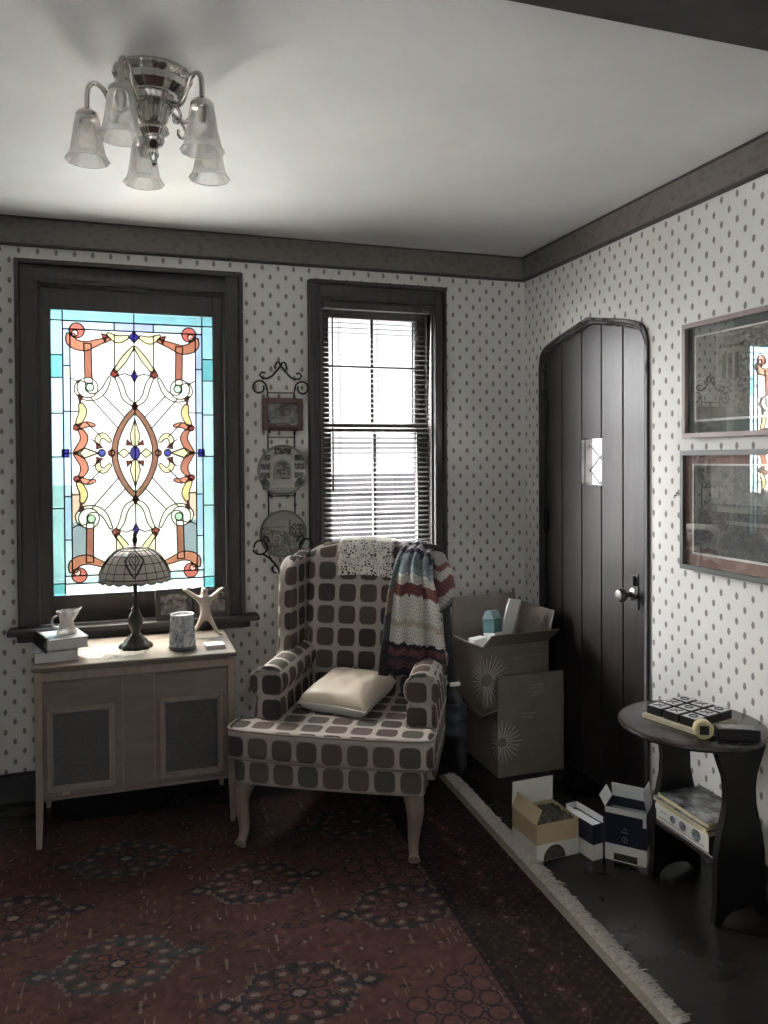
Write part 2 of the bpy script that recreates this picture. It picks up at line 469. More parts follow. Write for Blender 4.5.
def line(pts, sym='uv'): fill(pts, None, True, sym, False)
def circ(cx, cy, r, rv=None, n=14): rv = rv or r; return [(cx+r*math.cos(2*PI*k/n), cy+rv*math.sin(2*PI*k/n)) for k in range(n)]
def band(pts, wd):
    """ribbon outline around a polyline, wd per point"""
    pts = smooth2(pts, 2); n = len(pts); L_, R_ = [], []
    for i, p in enumerate(pts):
        a = pts[max(i-1,0)]; c = pts[min(i+1,n-1)]; dx, dy = c[0]-a[0], c[1]-a[1]; l = math.hypot(dx, dy) or 1
        f = i/(n-1)*(len(wd)-1); k = min(int(f), len(wd)-2); ww = wd[k]+(wd[k+1]-wd[k])*(f-k)
        L_.append((p[0]-dy/l*ww, p[1]+dx/l*ww)); R_.append((p[0]+dy/l*ww, p[1]-dx/l*ww))
    return L_ + R_[::-1]
SG[:] = lin(WH)
# borders
nz = vnoise(XX, YY, .02, 3)[..., None]
for a, c_, d, e in ((-208,208,189,911),): SG[:] = lin(AQ)
segv = [189,216,303,360,450,560,690,880,911]
for i in range(len(segv)-1):
    c_ = [(118,176,184),(136,184,192),(92,160,164),(152,190,196),(164,198,202),(150,190,196),(150,190,200),(100,170,180)][i]
    fill([(-208,segv[i]),(-178,segv[i]),(-178,segv[i+1]),(-208,segv[i+1])], c_, True, 'u')
fill([(-178,189),(0,189),(0,216),(-178,216)], (124,178,186), True, 'u')
fill([(-178,882),(0,882),(0,911),(-178,911)], (232,244,246), True, 'u')
fill([(-178,216),(-50,216),(-50,237),(-178,237)], (168,190,204), True, 'u')
fill([(-50,216),(0,216),(0,237),(-50,237)], (148,160,205), True, 'u')
fill([(-178,862),(-50,862),(-50,882),(-178,882)], (186,206,214), True, 'u'); fill([(-50,862),(50,862),(50,882),(-50,882)], (196,214,226), True, '')
sv2 = [237,330,445,551,660,770,862]
for i in range(len(sv2)-1):
    fill([(-178,sv2[i]),(-160,sv2[i]),(-160,sv2[i+1]),(-178,sv2[i+1])], [(146,168,192),(158,178,204),(150,172,202),(168,188,212),(150,178,212),(172,200,214)][i], True, 'u')
# inner field
fill([(-160,237),(0,237),(0,862),(-160,862)], WH, True, 'u')
fill([(-104,240),(-50,240),(-50,330),(-100,372)], (246,238,214), False); fill([(-50,240),(0,250),(-20,290),(-50,325)], (238,228,180), False)
fill([(-160,650),(-130,650),(-120,700),(-130,720),(-160,720)], (206,176,160), False, 'u')
fill([(-160,725),(-126,725),(-126,822),(-160,840)], (128,140,150), False, 'u')
for p in ([(-50,245),(-50,335)], [(-160,360),(-138,372)], [(-160,445),(-140,445)]): line(p)
# rays
for a, c_ in (((-112,408),(-42,488)), ((-80,402),(-27,457)), ((-122,472),(-86,508)), ((-110,515),(-94,526))): line([a, c_])
# pillars
fill([(-126,272),(-108,272),(-106,372),(-124,372)], (138,88,72))
# corner scrolls
fill(band([(-158,248),(-158,272),(-125,282),(-92,268),(-60,258)], (9,13,12,7,3)), OR)
fill(circ(-143,240,19), (176,96,86)); fill(circ(-148,247,8), (226,170,160))
fill([(-82,246),(-66,250),(-74,266)], RD)
# swags at top and bottom
fill(band([(-68,244),(-42,262),(-14,250)], (2,10,3)), YL)
fill([(-14,251),(0,238),(14,251),(0,266)], BL, True, 'v')
# pointed arch
fill(band([(-2,276),(-26,310),(-50,342)], (2,8,4)), YL)
fill([(-62,350),(-52,332),(-40,346),(-50,358)], RD)
fill(band([(0,428),(-26,410),(-34,375),(-46,354)], (3,7,7,4)), (238,232,206))
fill([(-8,352),(0,336),(8,352),(0,368)], BL, True, 'v'); line([(0,276),(0,336)], 'v'); line([(0,368),(0,425)], 'v'); line([(-44,352),(-24,346),(-8,352)])
# curls
fill(band([(-132,368),(-140,394),(-112,412),(-80,398),(-62,356)], (8,15,9,7,3)), (236,236,208))
fill(circ(-118,384,26), (244,244,226)); fill(circ(-112,383,10), GR)
fill([(-142,402),(-130,408),(-138,424)], RD)
# side ribbons
fill(band([(-136,424),(-128,446),(-140,470),(-143,482)], (4,10,8,3)), (214,182,128))
fill(band([(-140,488),(-124,512),(-140,540),(-152,551)], (3,10,9,4)), OR)
fill(band([(-140,484),(-120,476),(-100,480)], (7,7,2)), (176,116,92)); fill(circ(-147,485,8), RD)
# side flowers
fill([(-150,551),(-128,538),(-92,551),(-128,564)], YL); fill(circ(-84,551,9), (60,66,130)); fill(circ(-60,551,8), RD)
fill(band([(-62,522),(-80,502),(-96,514),(-92,532)], (3,7,7,3)), YL); fill([(-96,524),(-82,536),(-98,540)], RD)
fill([(-182,542),(-166,542),(-166,560),(-182,560)], BL, True, 'u')
line([(-178,551),(-150,551)], 'u')
# central vesica
def vesica(hw, t0, t1, n=12): return [(-hw*math.sin(PI*k/n)**.8, t0+(t1-t0)*k/n) for k in range(n+1)] + [(hw*math.sin(PI*k/n)**.8, t1-(t1-t0)*k/n) for k in range(1, n)]
fill(vesica(60, 430, 671), BR, True, ''); fill(vesica(45, 448, 653), WH, True, '')
fill([(-8,430),(0,418),(8,430),(0,442)], RD, True, 'v')
fill([(0,462),(-13,506),(-8,530),(0,534),(8,530),(13,506)], YL, True, 'v')
fill([(-14,551),(-28,539),(-44,551),(-28,563)], YL, True, 'u')
fill(circ(0,551,12,17), (50,48,110), True, ''); fill([(-8,530),(-22,530),(-20,516)], RD)
for k in range(2): line([(0,448),(0,462)], 'v')
# texture in the glass
SG *= (.86+.28*vnoise(XX, YY, .03, 9)[..., None])
SG[:] = np.clip(SG, 0, 1)
# glass: transmits tinted daylight, partly scattered, with a glossy face
m = bpy.data.materials.new('stained_glass'); m.use_nodes = True; n = m.node_tree.nodes; n.clear(); L = m.node_tree.links.new
out = n.new('ShaderNodeOutputMaterial'); at = n.new('ShaderNodeAttribute'); at.attribute_name = 'pat'
tr = n.new('ShaderNodeBsdfTransparent'); tl = n.new('ShaderNodeBsdfTranslucent'); gl = n.new('ShaderNodeBsdfGlossy'); gl.inputs['Roughness'].default_value = .15
mul = n.new('ShaderNodeMix'); mul.data_type = 'RGBA'; mul.blend_type = 'MULTIPLY'; mul.inputs[0].default_value = 1; mul.inputs[7].default_value = (GT,GT,GT,1)
m1 = n.new('ShaderNodeMixShader'); m1.inputs[0].default_value = .03; m2 = n.new('ShaderNodeMixShader'); m2.inputs[0].default_value = .05
L(at.outputs['Color'], mul.inputs[6]); L(mul.outputs[2], tr.inputs[0]); L(mul.outputs[2], tl.inputs[0])
L(tr.outputs[0], m1.inputs[1]); L(tl.outputs[0], m1.inputs[2]); L(m1.outputs[0], m2.inputs[1]); L(gl.outputs[0], m2.inputs[2]); L(m2.outputs[0], out.inputs[0])
gx = lambda u: -1.861+u*(.668/416)*1.0; gz = lambda v: 2.033-(v-189)*(1.202/722)
pattern_grid('stained_glass', m, lambda u_, v_: (-1.861+(u_-.5)*.668, .034, 2.033-v_*1.202), SG, w1)
M['lead'] = mat('lead_came', (.03,.03,.033), .5, metal=.3)
b = MB()
for p, closed in leads:
    q = p + [p[0]] if closed else p
    for (x0, y0), (x1, y1) in zip(q, q[1:]):
        X0, Z0, X1, Z1 = gx(x0), gz(y0), gx(x1), gz(y1); l = math.hypot(X1-X0, Z1-Z0)
        if l < 1e-5: continue
        a = math.atan2(Z1-Z0, X1-X0)
        b.obox(((X0+X1)/2, .031, (Z0+Z1)/2), (l+.003, .007, .0054), Matrix.Rotation(-a, 3, 'Y'))
b.build('leading', M['lead'], w1)

# ---- window 2: casing and double-hung sashes
w2 = thing_struct('window_2', 'tall narrow sash window behind the armchair')
b = MB()
ring(b, -1.106, -.432, .72, 2.216, .016, -.036, 0, wb=0)
ring(b, -1.090, -.448, .72, 2.200, .034, -.022, 0, wt=.062, wb=0)
ring(b, -1.058, -.480, .72, 2.140, .010, -.028, 0, wb=0)
ring(b, -1.050, -.488, .72, 2.130, .012, 0, .12, wb=0)
b.build('casing', M['trim'], w2, bevel=.003)
b = MB(); b.box(-1.14, -.40, -.07, .1, .690, .716); b.box(-1.11, -.43, -.025, 0, .655, .690); b.build('sill', M['trim'], w2, bevel=.006)
b = MB(); ring(b, -1.040, -.498, 1.535, 2.118, .055, .09, .125, wt=.05, wb=.035); b.box(-.777, -.761, .095, .118, 1.56, 2.08); b.box(-.985, -.553, .095, .118, 1.832, 1.846); b.build('upper_sash', M['trim'], w2, bevel=.002)
b = MB(); ring(b, -1.040, -.498, .718, 1.565, .055, .052, .087, wt=.036, wb=.07); b.box(-.777, -.761, .058, .08, .78, 1.53); b.build('lower_sash', M['trim'], w2, bevel=.002)
b = MB(); b.add([(-.99,.105,1.56),(-.55,.105,1.56),(-.55,.105,2.08),(-.99,.105,2.08)], [(0,1,2,3)]); b.add([(-.99,.07,.78),(-.55,.07,.78),(-.55,.07,1.54),(-.99,.07,1.54)], [(0,1,2,3)]); b.build('panes', clear_glass('dusty_screened_glass', (W2T,W2T*1.01,W2T*1.02), .03), w2)
b = MB(); b.box(-.53, -.515, .046, .052, 1.385, 1.42); b.tube([(-.522,.045,1.40),(-.51,.04,1.41),(-.507,.035,1.385)], .004); b.build('sash_lock', M['lead'], w2)

# ---- venetian blind hanging inside window 2
vb = thing('venetian_blind', 'pale slatted venetian blind lowered over the sash window behind the armchair', 'blind', (-.769,.006,0))
WB = mat('blind_white', (.042,.041,.04), .5, spec=.2); GB = mat('blind_grey', (.06,.058,.055), .4)
b = MB(); b.box(-.266,.266,-.018,.016,2.094,2.122); b.box(-.262,-.245,-.024,-.017,2.098,2.120); b.box(.22,.262,-.024,-.017,2.100,2.112); b.build('headrail', GB, vb, bevel=.002)
b = MB(); z = 2.078; ta = math.radians(TILT); 
while z > .80:
    vs = []
    for x in (-.262, .262):
        for k in range(5):
            t = (k/4-.5)*.025; cu = .0016*(1-(2*k/4-1)**2); vs.append((x, t*math.cos(ta)+cu*math.sin(ta), z+t*math.sin(ta)+cu))
    b.add(vs, [(k,k+1,k+6,k+5) for k in range(4)]); z -= .0232
b.build('slats', WB, vb)
b = MB(); b.box(-.262,.262,-.013,.013,.775,.790); b.build('bottom_rail', GB, vb, bevel=.002)
for x in (-.185, .0, .185):
    b = MB(); b.tube([(x,-.0145,2.095),(x,-.0145,.79)], .0010, 5); b.tube([(x,.0145,2.095),(x,.0145,.79)], .0010, 5); b.build('ladder_cord', WB, vb)
b = MB(); b.tube([(-.225,-.026,2.09),(-.226,-.030,1.30)], .0035, 8); b.tube([(-.226,-.030,1.32),(-.226,-.030,1.25)], .0052, 8); b.build('tilt_wand', GB, vb, smooth=True)
b = MB(); b.tube([(.19,-.024,2.10),(.192,-.03,.95)], .0018, 6); b.build('pull_cord', WB, vb)
# portals for the sky light
def portal(name, c, sx_, sy_, rot):
    l = bpy.data.lights.new(name, 'AREA'); l.shape = 'RECTANGLE'; l.size = sx_; l.size_y = sy_; l.cycles.is_portal = True
    o = bpy.data.objects.new(name, l); COL.objects.link(o); o.location = c; o.rotation_euler = rot
portal('sky_portal_stained', (-1.862, .15, 1.43), .66, 1.2, (-PI/2, 0, 0))
portal('sky_portal_sash', (-.769, .15, 1.42), .56, 1.4, (-PI/2, 0, 0))
portal('sky_portal_left', (XL-.13, (LW[0]+LW[1])/2, 1.45), 1.4, LW[1]-LW[0], (0, -PI/2, 0))
if REAR: portal('sky_portal_rear', ((RW[0]+RW[1])/2, YB-.13, 1.45), RW[1]-RW[0], 1.4, (PI/2, 0, 0))

# ---- outside ground and garden wall (kept below eye level)
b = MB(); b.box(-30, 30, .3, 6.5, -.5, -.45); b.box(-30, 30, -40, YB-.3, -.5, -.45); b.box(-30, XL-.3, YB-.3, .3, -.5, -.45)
tag(b.build('ground', noisy('pale_bounce_ground', (.64,.64,.65), (.72,.72,.73), .9, 3, .1, spec=0)), kind='structure')  # near ground, unseen, made pale to bounce daylight up onto the ceiling
b = MB(); b.box(-30, 30, 6.5, 60, -.5, -.44); tag(b.build('far_ground', noisy('darkened_ground', (.014,.018,.014), (.022,.026,.022), .9, 3, .1, spec=0)), kind='structure')  # far ground set dark so the lower stained panes don't blow out
b = MB(); b.box(-1.3, .9, 2.2, 2.3, -.45, 1.28)
for k in range(10): b.box(-1.3, .9, 2.19, 2.2, -.3+k*.16, -.3+k*.16+.145)
tag(b.build('garden_fence', noisy('weathered_grey_boards', (.012,.012,.013), (.018,.018,.019), .9, 8, spec=0)), 'grey board fence outside seen through the lower half of the blinds', 'fence')

# ---- door 1
d1 = thing_struct('door_1', 'dark plank door with a low pointed arch and a small leaded pane')
b = MB()
out_ = arch_outline(.415, 1.72, 1.940, 2.004); mid_ = arch_outline(.403, 1.72, 1.928, 1.991)
def arch_ring(b, po, pi_, x0, x1):
    n = len(po)
    for i in range(n-1):
        v = [(x, *p) for x in (x0, x1) for p in (po[i], po[i+1], pi_[i+1], pi_[i])]
        b.add(v, [(0,1,2,3),(7,6,5,4),(0,4,5,1),(1,5,6,2),(2,6,7,3),(3,7,4,0)])
arch_ring(b, out_, mid_, -.013, 0); arch_ring(b, mid_, A_in, -.008, .0); arch_ring(b, A_in, arch_outline(.386, 1.72, 1.912, 1.973), 0, .07)
b.build('door_frame', M['trim'], d1, bevel=.003)
def archz(y):
    h = arch(.386, 1.72, 1.912, 1.973); d = abs(y-DC); pts = sorted([(a, z) for a, z in h]); 
    for (a, z), (a2, z2) in zip(pts, pts[1:]):
        if a <= d <= a2+1e-6: return z+(z2-z)*(d-a)/max(a2-a, 1e-6)
    return 1.72
gs = [DY1-.0075, -.335, -.500, -.652, -.805, DY0+.0075]

b = MB()
for i in range(5):
    a, c_ = gs[i]-.003, gs[i+1]+.003
    ys = [a+(c_-a)*k/8 for k in range(9)]
    top = [(y, archz(y)+.004) for y in ys]
    def plank(z0, tp):
        b.prism([(a, z0)] + tp + [(c_, z0)], .012, .072, 'x')
    if i == 2: plank(1.480, top); b.box(.012, .072, c_, a, .003, 1.283)
    else: plank(.003, top)
b.box(.030, .07, gs[5], gs[0], .003, 1.28); b.box(.030, .07, gs[5], gs[0], 1.484, 1.76)
b.box(.030,.07, gs[2]+.0, gs[0], 1.28, 1.484); b.box(.030,.07, gs[5], gs[3], 1.28, 1.484)
b.build('door_leaf', M['door'], d1, bevel=.0035)
b = MB(); b.box(.02, .14, DY0, DY1, 0, .006); b.build('threshold', M['trim'], d1)
b = MB(); a, c_ = gs[2], gs[3]
b.add([(.062,a,1.28),(.062,c_,1.28),(.062,c_,1.484),(.062,a,1.484)], [(0,1,2,3)]); b.build('door_pane', M['pane'], d1)
b = MB(); ym = (a+c_)/2
for q in (((a,1.345),(ym,1.40),(c_,1.345)), ((a,1.455),(ym,1.40),(c_,1.455)), ((a,1.345),(ym,1.285),(c_,1.345))):
    for p_, r_ in zip(q, q[1:]): b.tube([(.058,*p_),(.058,*r_)], .003, 6)
b.build('pane_leading', M['lead'], d1)
M['pewter'] = mat('worn_pewter', (.16,.15,.14), .4, metal=.9); M['iron'] = mat('black_iron', (.02,.02,.02), .5, metal=.5)
b = MB(); b.M = Matrix.Translation((.012,-.872,.855)) @ Matrix.Rotation(-PI/2, 4, 'Y')
b.lathe([(0,.0),(.026,.0),(.026,.005),(.012,.010),(.009,.03),(.014,.036),(.025,.045),(.028,.058),(.022,.070),(0,.074)], n=24)
b.build('door_knob', M['pewter'], d1, smooth=True)
b = MB(); b.M = Matrix.Translation((.012,-.890,.905)) @ Matrix.Rotation(-PI/2, 4, 'Y'); b.lathe([(0,0),(.016,0),(.016,.006),(.008,.012),(0,.014)], n=20); b.M = Matrix.Identity(4); b.box(-.004,.012,-.894,-.886,.895,.93)
b.box(.008,.012,-.91,-.875,.80,.94)
b.build('lock_plate', M['iron'], d1, bevel=.001)
for z in (1.62, 1.10, .4):
    b = MB(); b.box(.004, .012, DY1-.030, DY1-.0080, z-.055, z+.055); b.tube([(.004,DY1-.012,z-.06),(.004,DY1-.012,z+.06)], .006); b.build('hinge', M['iron'], d1)
# ------------------------------------------------------------------ rug
rug = thing('persian_rug', 'large worn dark red oriental rug with medallions and a cream fringe on the floor', 'rug', (0,0,0))
ra = -.036; rug.rotation_euler = (0,0,ra); pv = Vector((-.606,-.335,0)); rug.location = pv-(Matrix.Rotation(ra, 3, 'Z') @ pv)+Vector((0,0,0))
RX0, RX1, RY0, RY1 = -3.0, -.612, -3.2, -.345
b = MB(); b.box(RX0, RX1, RY0, RY1, .0, .007); b.build('rug_backing', mat('rug_backing', (.035,.018,.015), .95), rug)
res = .0045
nx, ny = int((RX1-RX0)/res), int((RY1-RY0)/res)
gx_, gy_ = np.meshgrid(np.linspace(RX0, RX1, nx), np.linspace(RY1, RY0, ny))
C = np.zeros(gx_.shape+(3,)); 
n1 = vnoise(gx_+10, gy_+10, 2.2, 1, 4)[..., None]; n2 = vnoise(gx_+10, gy_+10, 60, 5, 2)[..., None]
red = np.array([.062,.024,.020]); red2 = np.array([.040,.017,.015]); navy = np.array([.010,.013,.020]); cream = np.array([.20,.15,.12]); teal = np.array([.016,.027,.032]); rust = np.array([.085,.036,.026])
C[:] = red*n1*1.3+red2*(1-n1)
def paint(mask, col, s=1.0): C[mask] = C[mask]*(1-s)+np.array(col)*s
BX = -.925
fieldm = gx_ < BX
# allover small motifs
def cellpat(x, y, px, py, off=0):
    i = np.floor(x/px); xx = x/px-i-.5; yy = y/py+off*(np.mod(i, 2)); j = np.floor(yy); return xx*px, (yy-j-.5)*py, i, j
x, y, i, j = cellpat(gx_, gy_, .075, .075, .5)
hsh = np.mod(np.sin(i*12.9898+j*78.233)*43758.5453, 1)
r = np.abs(x)+np.abs(y)
paint(fieldm & (r < .021) & (r > .014) & (hsh > .45), navy, .85)
paint(fieldm & (r < .006) & (hsh > .62), cream, .6)
paint(fieldm & (np.abs(x) < .022) & (np.abs(y) < .005) & (hsh < .25), navy, .8)
paint(fieldm & (np.abs(y) < .024) & (np.abs(x) < .004) & (hsh < .12), cream, .35)
x, y, i, j = cellpat(gx_+.03, gy_+.011, .042, .05, .5); h2 = np.mod(np.sin(i*3.17+j*9.77)*9173.3, 1)
paint(fieldm & (np.maximum(np.abs(x)*1.2, np.abs(y)) < .010) & (h2 > .72), rust, .8)
paint(fieldm & (np.abs(np.abs(x)-.012) < .002) & (np.abs(y) < .012) & (h2 < .14), cream, .4)
# medallions along rows
def gul(cx, cy, a, bb, dark=navy):
    dx, dy = gx_-cx, gy_-cy
    st = lambda q: np.round(q/.012)*.012
    d = np.maximum(np.abs(st(dx))/a+np.abs(st(dy))/bb*.45, np.abs(st(dy))/bb+np.abs(st(dx))/a*.35)
    paint(d < 1.14, cream*.55, .6); paint(d < 1.08, dark, .92); paint(d < .66, red*1.1, 1)
    an = np.arctan2(dy/bb, dx/a); rr = np.hypot(dx/a, dy/bb)
    for rad, k, s_, col in ((.78, 12, .020, red*1.2), (.78, 12, .010, cream*.7), (.40, 7, .022, navy), (.40, 7, .013, rust)):
        t = np.mod(an*k/(2*PI), 1)-.5; ddx = t*2*PI/k*rad*a; ddy = (rr-rad)*bb
        q = np.hypot(ddx, ddy)
        paint((d < 1.0) & (q < s_) & ((q > s_*.55) | (s_ < .012)), col, .85)
    paint((rr < .20), navy, .9); paint(rr < .11, cream*.8, .9)
    for sx_ in (-1, 1):
        ex_ = np.abs(dx-sx_*a*1.28)/.05+np.abs(dy)/.035; paint(ex_ < 1, dark, .9); paint(ex_ < .4, cream*.6, .8)
for cx, cy, q in ((-1.90,-1.30,0),(-1.44,-1.56,1),(-1.48,-.985,1),(-2.22,-.98,1),(-2.35,-1.62,1),(-1.88,-1.88,1),(-1.90,-.70,0),(-1.06,-1.25,1),(-2.7,-1.3,0),(-1.06,-.66,0),(-1.2,-2.0,1),(-2.4,-2.2,0)):
    gul(cx, cy, .15 if q else .16, .115, navy if q else teal)
for yy in (-1.28,): 
    for k in range(9): paint(fieldm & (np.abs(gx_+1.70-k*.055)+np.abs(gy_-yy-.02) < .018) & (np.abs(gx_+1.70-k*.055)+np.abs(gy_-yy-.02) > .008), navy, .9)
# corner lobes near the border: packed ovals
for cy in (-1.02, -1.72, -.45):
    for k in range(4):
        for l in range(5-k):
            ex_, ey_ = BX-.045-k*.062, cy+(l-(4-k)/2)*.058
            q = np.hypot((gx_-ex_)/.032, (gy_-ey_)/.030); paint(fieldm & (q < 1), navy, .9); paint(fieldm & (q < .78), red*1.25, 1)
# border
bm_ = gx_ >= BX
paint(bm_, np.array([.0125,.0075,.0075]), .93)
paint(bm_ & (gx_ < BX+.03), navy*.5, .9)
gx2 = gx_-(BX+.155); wv = .022*np.sin(gy_*2*PI/.17)
paint(bm_ & (np.abs(gx2-wv) < .0028), np.array([.06,.035,.022]), .8)
x, y, i, j = cellpat(gy_, gx2, .085, .9, 0); q = np.hypot(x, gx2+.022*np.sin(gy_*2*PI/.17+2.0))
paint(bm_ & (q < .020), np.array([.045,.016,.012]), .9); paint(bm_ & (q < .006), cream*.8, .8)
x, y, i, j = cellpat(gx_, gy_, .021, .028, .5); h3 = np.mod(np.sin(i*7.9+j*3.3)*431.7, 1)
paint(bm_ & (np.hypot(x, y) < .006) & (h3 > .45), np.array([.05,.022,.018]), .8); paint(bm_ & (np.hypot(x, y) < .0035) & (h3 < .05), cream*.7, .8)
wear = vnoise(gx_+5, gy_+5, 7, 21, 3)[..., None]
C = C*(.72+.5*n2)*(.8+.4*wear); C = C*(1-.10*(n1>.55)) + np.array([.035,.022,.02])*.10*(n1>.55)
lum = C.mean(-1, keepdims=True); C = C*.78+lum*.22; mn = C.reshape(-1,3).mean(0); C = C*.85+mn*.15*(n2+.5)
C *= RUGK
m = attr_mat('rug_pile', 1.0, .1, .4, 500)
pattern_grid('rug_pile', m, lambda u_, v_: (RX0+u_*(RX1-RX0), RY1+v_*(RY0-RY1), .0085), C, rug)
b = MB(); b.box(RX1, RX1+.030, RY0, RY1, 0, .010); b.build('selvedge', noisy('woven_end_band', (.15,.125,.10), (.22,.19,.155), .95, 120, .5), rug)
b = MB(); yv = RY0
while yv < RY1:
    wd = random.uniform(.004,.008); L_ = random.uniform(.050,.066)+(.012 if random.random()<.06 else 0); ang = random.uniform(-.35,.35); x0 = RX1+.026; z0 = .006+random.uniform(0,.004)
    pts = [(x0, yv, z0+.002), (x0+L_*.4, yv+L_*.2*ang, z0+random.uniform(.003,.010)), (x0+L_*.8, yv+L_*.7*ang, z0+random.uniform(0,.004)), (x0+L_, yv+L_*ang, .004)]
    b.tube(pts, [wd*.45, wd*.5, wd*.4, wd*.12], 5); yv += wd*.42
tag(b.build('fringe', noisy('cotton_fringe', (.34,.315,.28), (.47,.44,.40), .95, 90, .3), rug, smooth=True))

# ------------------------------------------------------------------ wing chair
LG = wood('pale_worn_wood', (.17,.12,.098), (.27,.205,.168), .38, 'Z', 10)
m = mat('checked_upholstery', (.2,.16,.14), .85, spec=.2); g = G(m); u, v, ob = g.boxuv()
per = .0905
def cell(q, off):
    t = g.math('ADD', g.math('DIVIDE', q, per), off); f = g.math('FLOOR', t); return f, g.math('SUBTRACT', g.math('SUBTRACT', t, f), .5)
iu, fu = cell(u, .0); iv, fv = cell(v, .36)
d = g.math('POWER', g.math('ADD', g.math('POWER', g.math('ABSOLUTE', fu), 4.0), g.math('POWER', g.math('ABSOLUTE', fv), 4.0)), .25)
mask = g.math('MULTIPLY', g.math('SUBTRACT', .425, d), 26, clamp=True)
cv = g.new('ShaderNodeCombineXYZ'); g.link(iu, cv.inputs[0]); g.link(iv, cv.inputs[1])
wn = g.new('ShaderNodeTexWhiteNoise', noise_dimensions='2D'); g.link(cv.outputs[0], wn.inputs['Vector'])
sq = g.ramp(wn.outputs[0], [(0, (.100,.072,.068)), (.22, (.125,.102,.090)), (.45, (.080,.062,.062)), (.62, (.097,.093,.084)), (.82, (.122,.088,.084))], 'CONSTANT')
weave = g.noise(g.mapping(ob, (1,1,1)), 380, 2, .5)
col = g.mix(mask, (.46,.40,.375), sq)
g.base(g.mix(.35, col, g.mix(weave, (0,0,0), col, 'MIX'), 'MIX')); g.bump(weave, .25, .0015)
M['uph'] = m
CH = thing('wing_armchair', 'checked brown wing armchair on pale cabriole legs in front of the sash window', 'armchair', (-1.249,-.8435,.0085), math.radians(-29.1))
def rot_pts(q, c, a): 
    ca, sa = math.cos(a), math.sin(a); return [((x-c[0])*ca-(y-c[1])*sa+c[0], (x-c[0])*sa+(y-c[1])*ca+c[1]) for x, y in q]
CX = .022
# seat frame (bowed front)
def bowed(hw, y0, y1, bow, n=8, rr=0): 
    return [(CX+hw*t, y0-bow*(1-t*t)) for t in [2*k/n-1 for k in range(n+1)]] + [(CX+hw*.80, y1), (CX-hw*.80, y1)]
b = MB(); b.prism(bowed(.345,-.030,.60,.012), .232, .330, 'z'); b.build('seat_frame', M['uph'], CH, bevel=.022, segs=4)
# seat cushion: T shaped
o_ = [(-.367,-.042),(-.18,-.056),(0,-.060),(.18,-.056),(.367,-.042),(.372,.03),(.366,.095),(.262,.105),(.255,.30),(.235,.52),(-.235,.52),(-.255,.30),(-.262,.105),(-.366,.095),(-.372,.03)]
o_ = [(x+CX, y) for x, y in o_]
b = MB(); b.prism(o_, .325, .437, 'z'); cush = b.build('seat_cushion', M['uph'], CH, bevel=.024, segs=4)
b = MB(); oo = smooth2(o_, 2, True)
for z in (.432, .332):
    b.tube([(x*1.0, y, z) for x, y in [((x-CX)*1.003+CX, (y-.2)*1.003+.2) for x, y in oo]], .0045, 6, closed=True)
b.build('piping', mat('taupe_piping', (.20,.165,.145), .8), cush, smooth=True)
# backrest, leaning, camel crest
yb = lambda z: .495+.17*(z-.44)
pr_ = []
for k in range(13):
    t = k/12; x = -.255+.51*t; pr_.append((CX+x, 1.0+.046*math.sin(PI*t)**.8+0))
outl = [(CX-.225,.33)] + [(CX-.248,.7)] + pr_ + [(CX+.248,.7)] + [(CX+.225,.33)]
def leaned(b, poly, th, f=yb, bulge=.018):
    n = len(poly); k0 = len(b.v)
    vs = [(x, f(z), z) for x, z in poly] + [(x*1.0, f(z)+th, z) for x, z in poly]
    fs = [tuple(range(n)), tuple(range(2*n-1, n-1, -1))] + [(i, i+n, (i+1)%n+n, (i+1)%n) for i in range(n)]
    b.add(vs, fs)
b = MB(); leaned(b, outl, .125); b.build('backrest', M['uph'], CH, bevel=.035, segs=5)
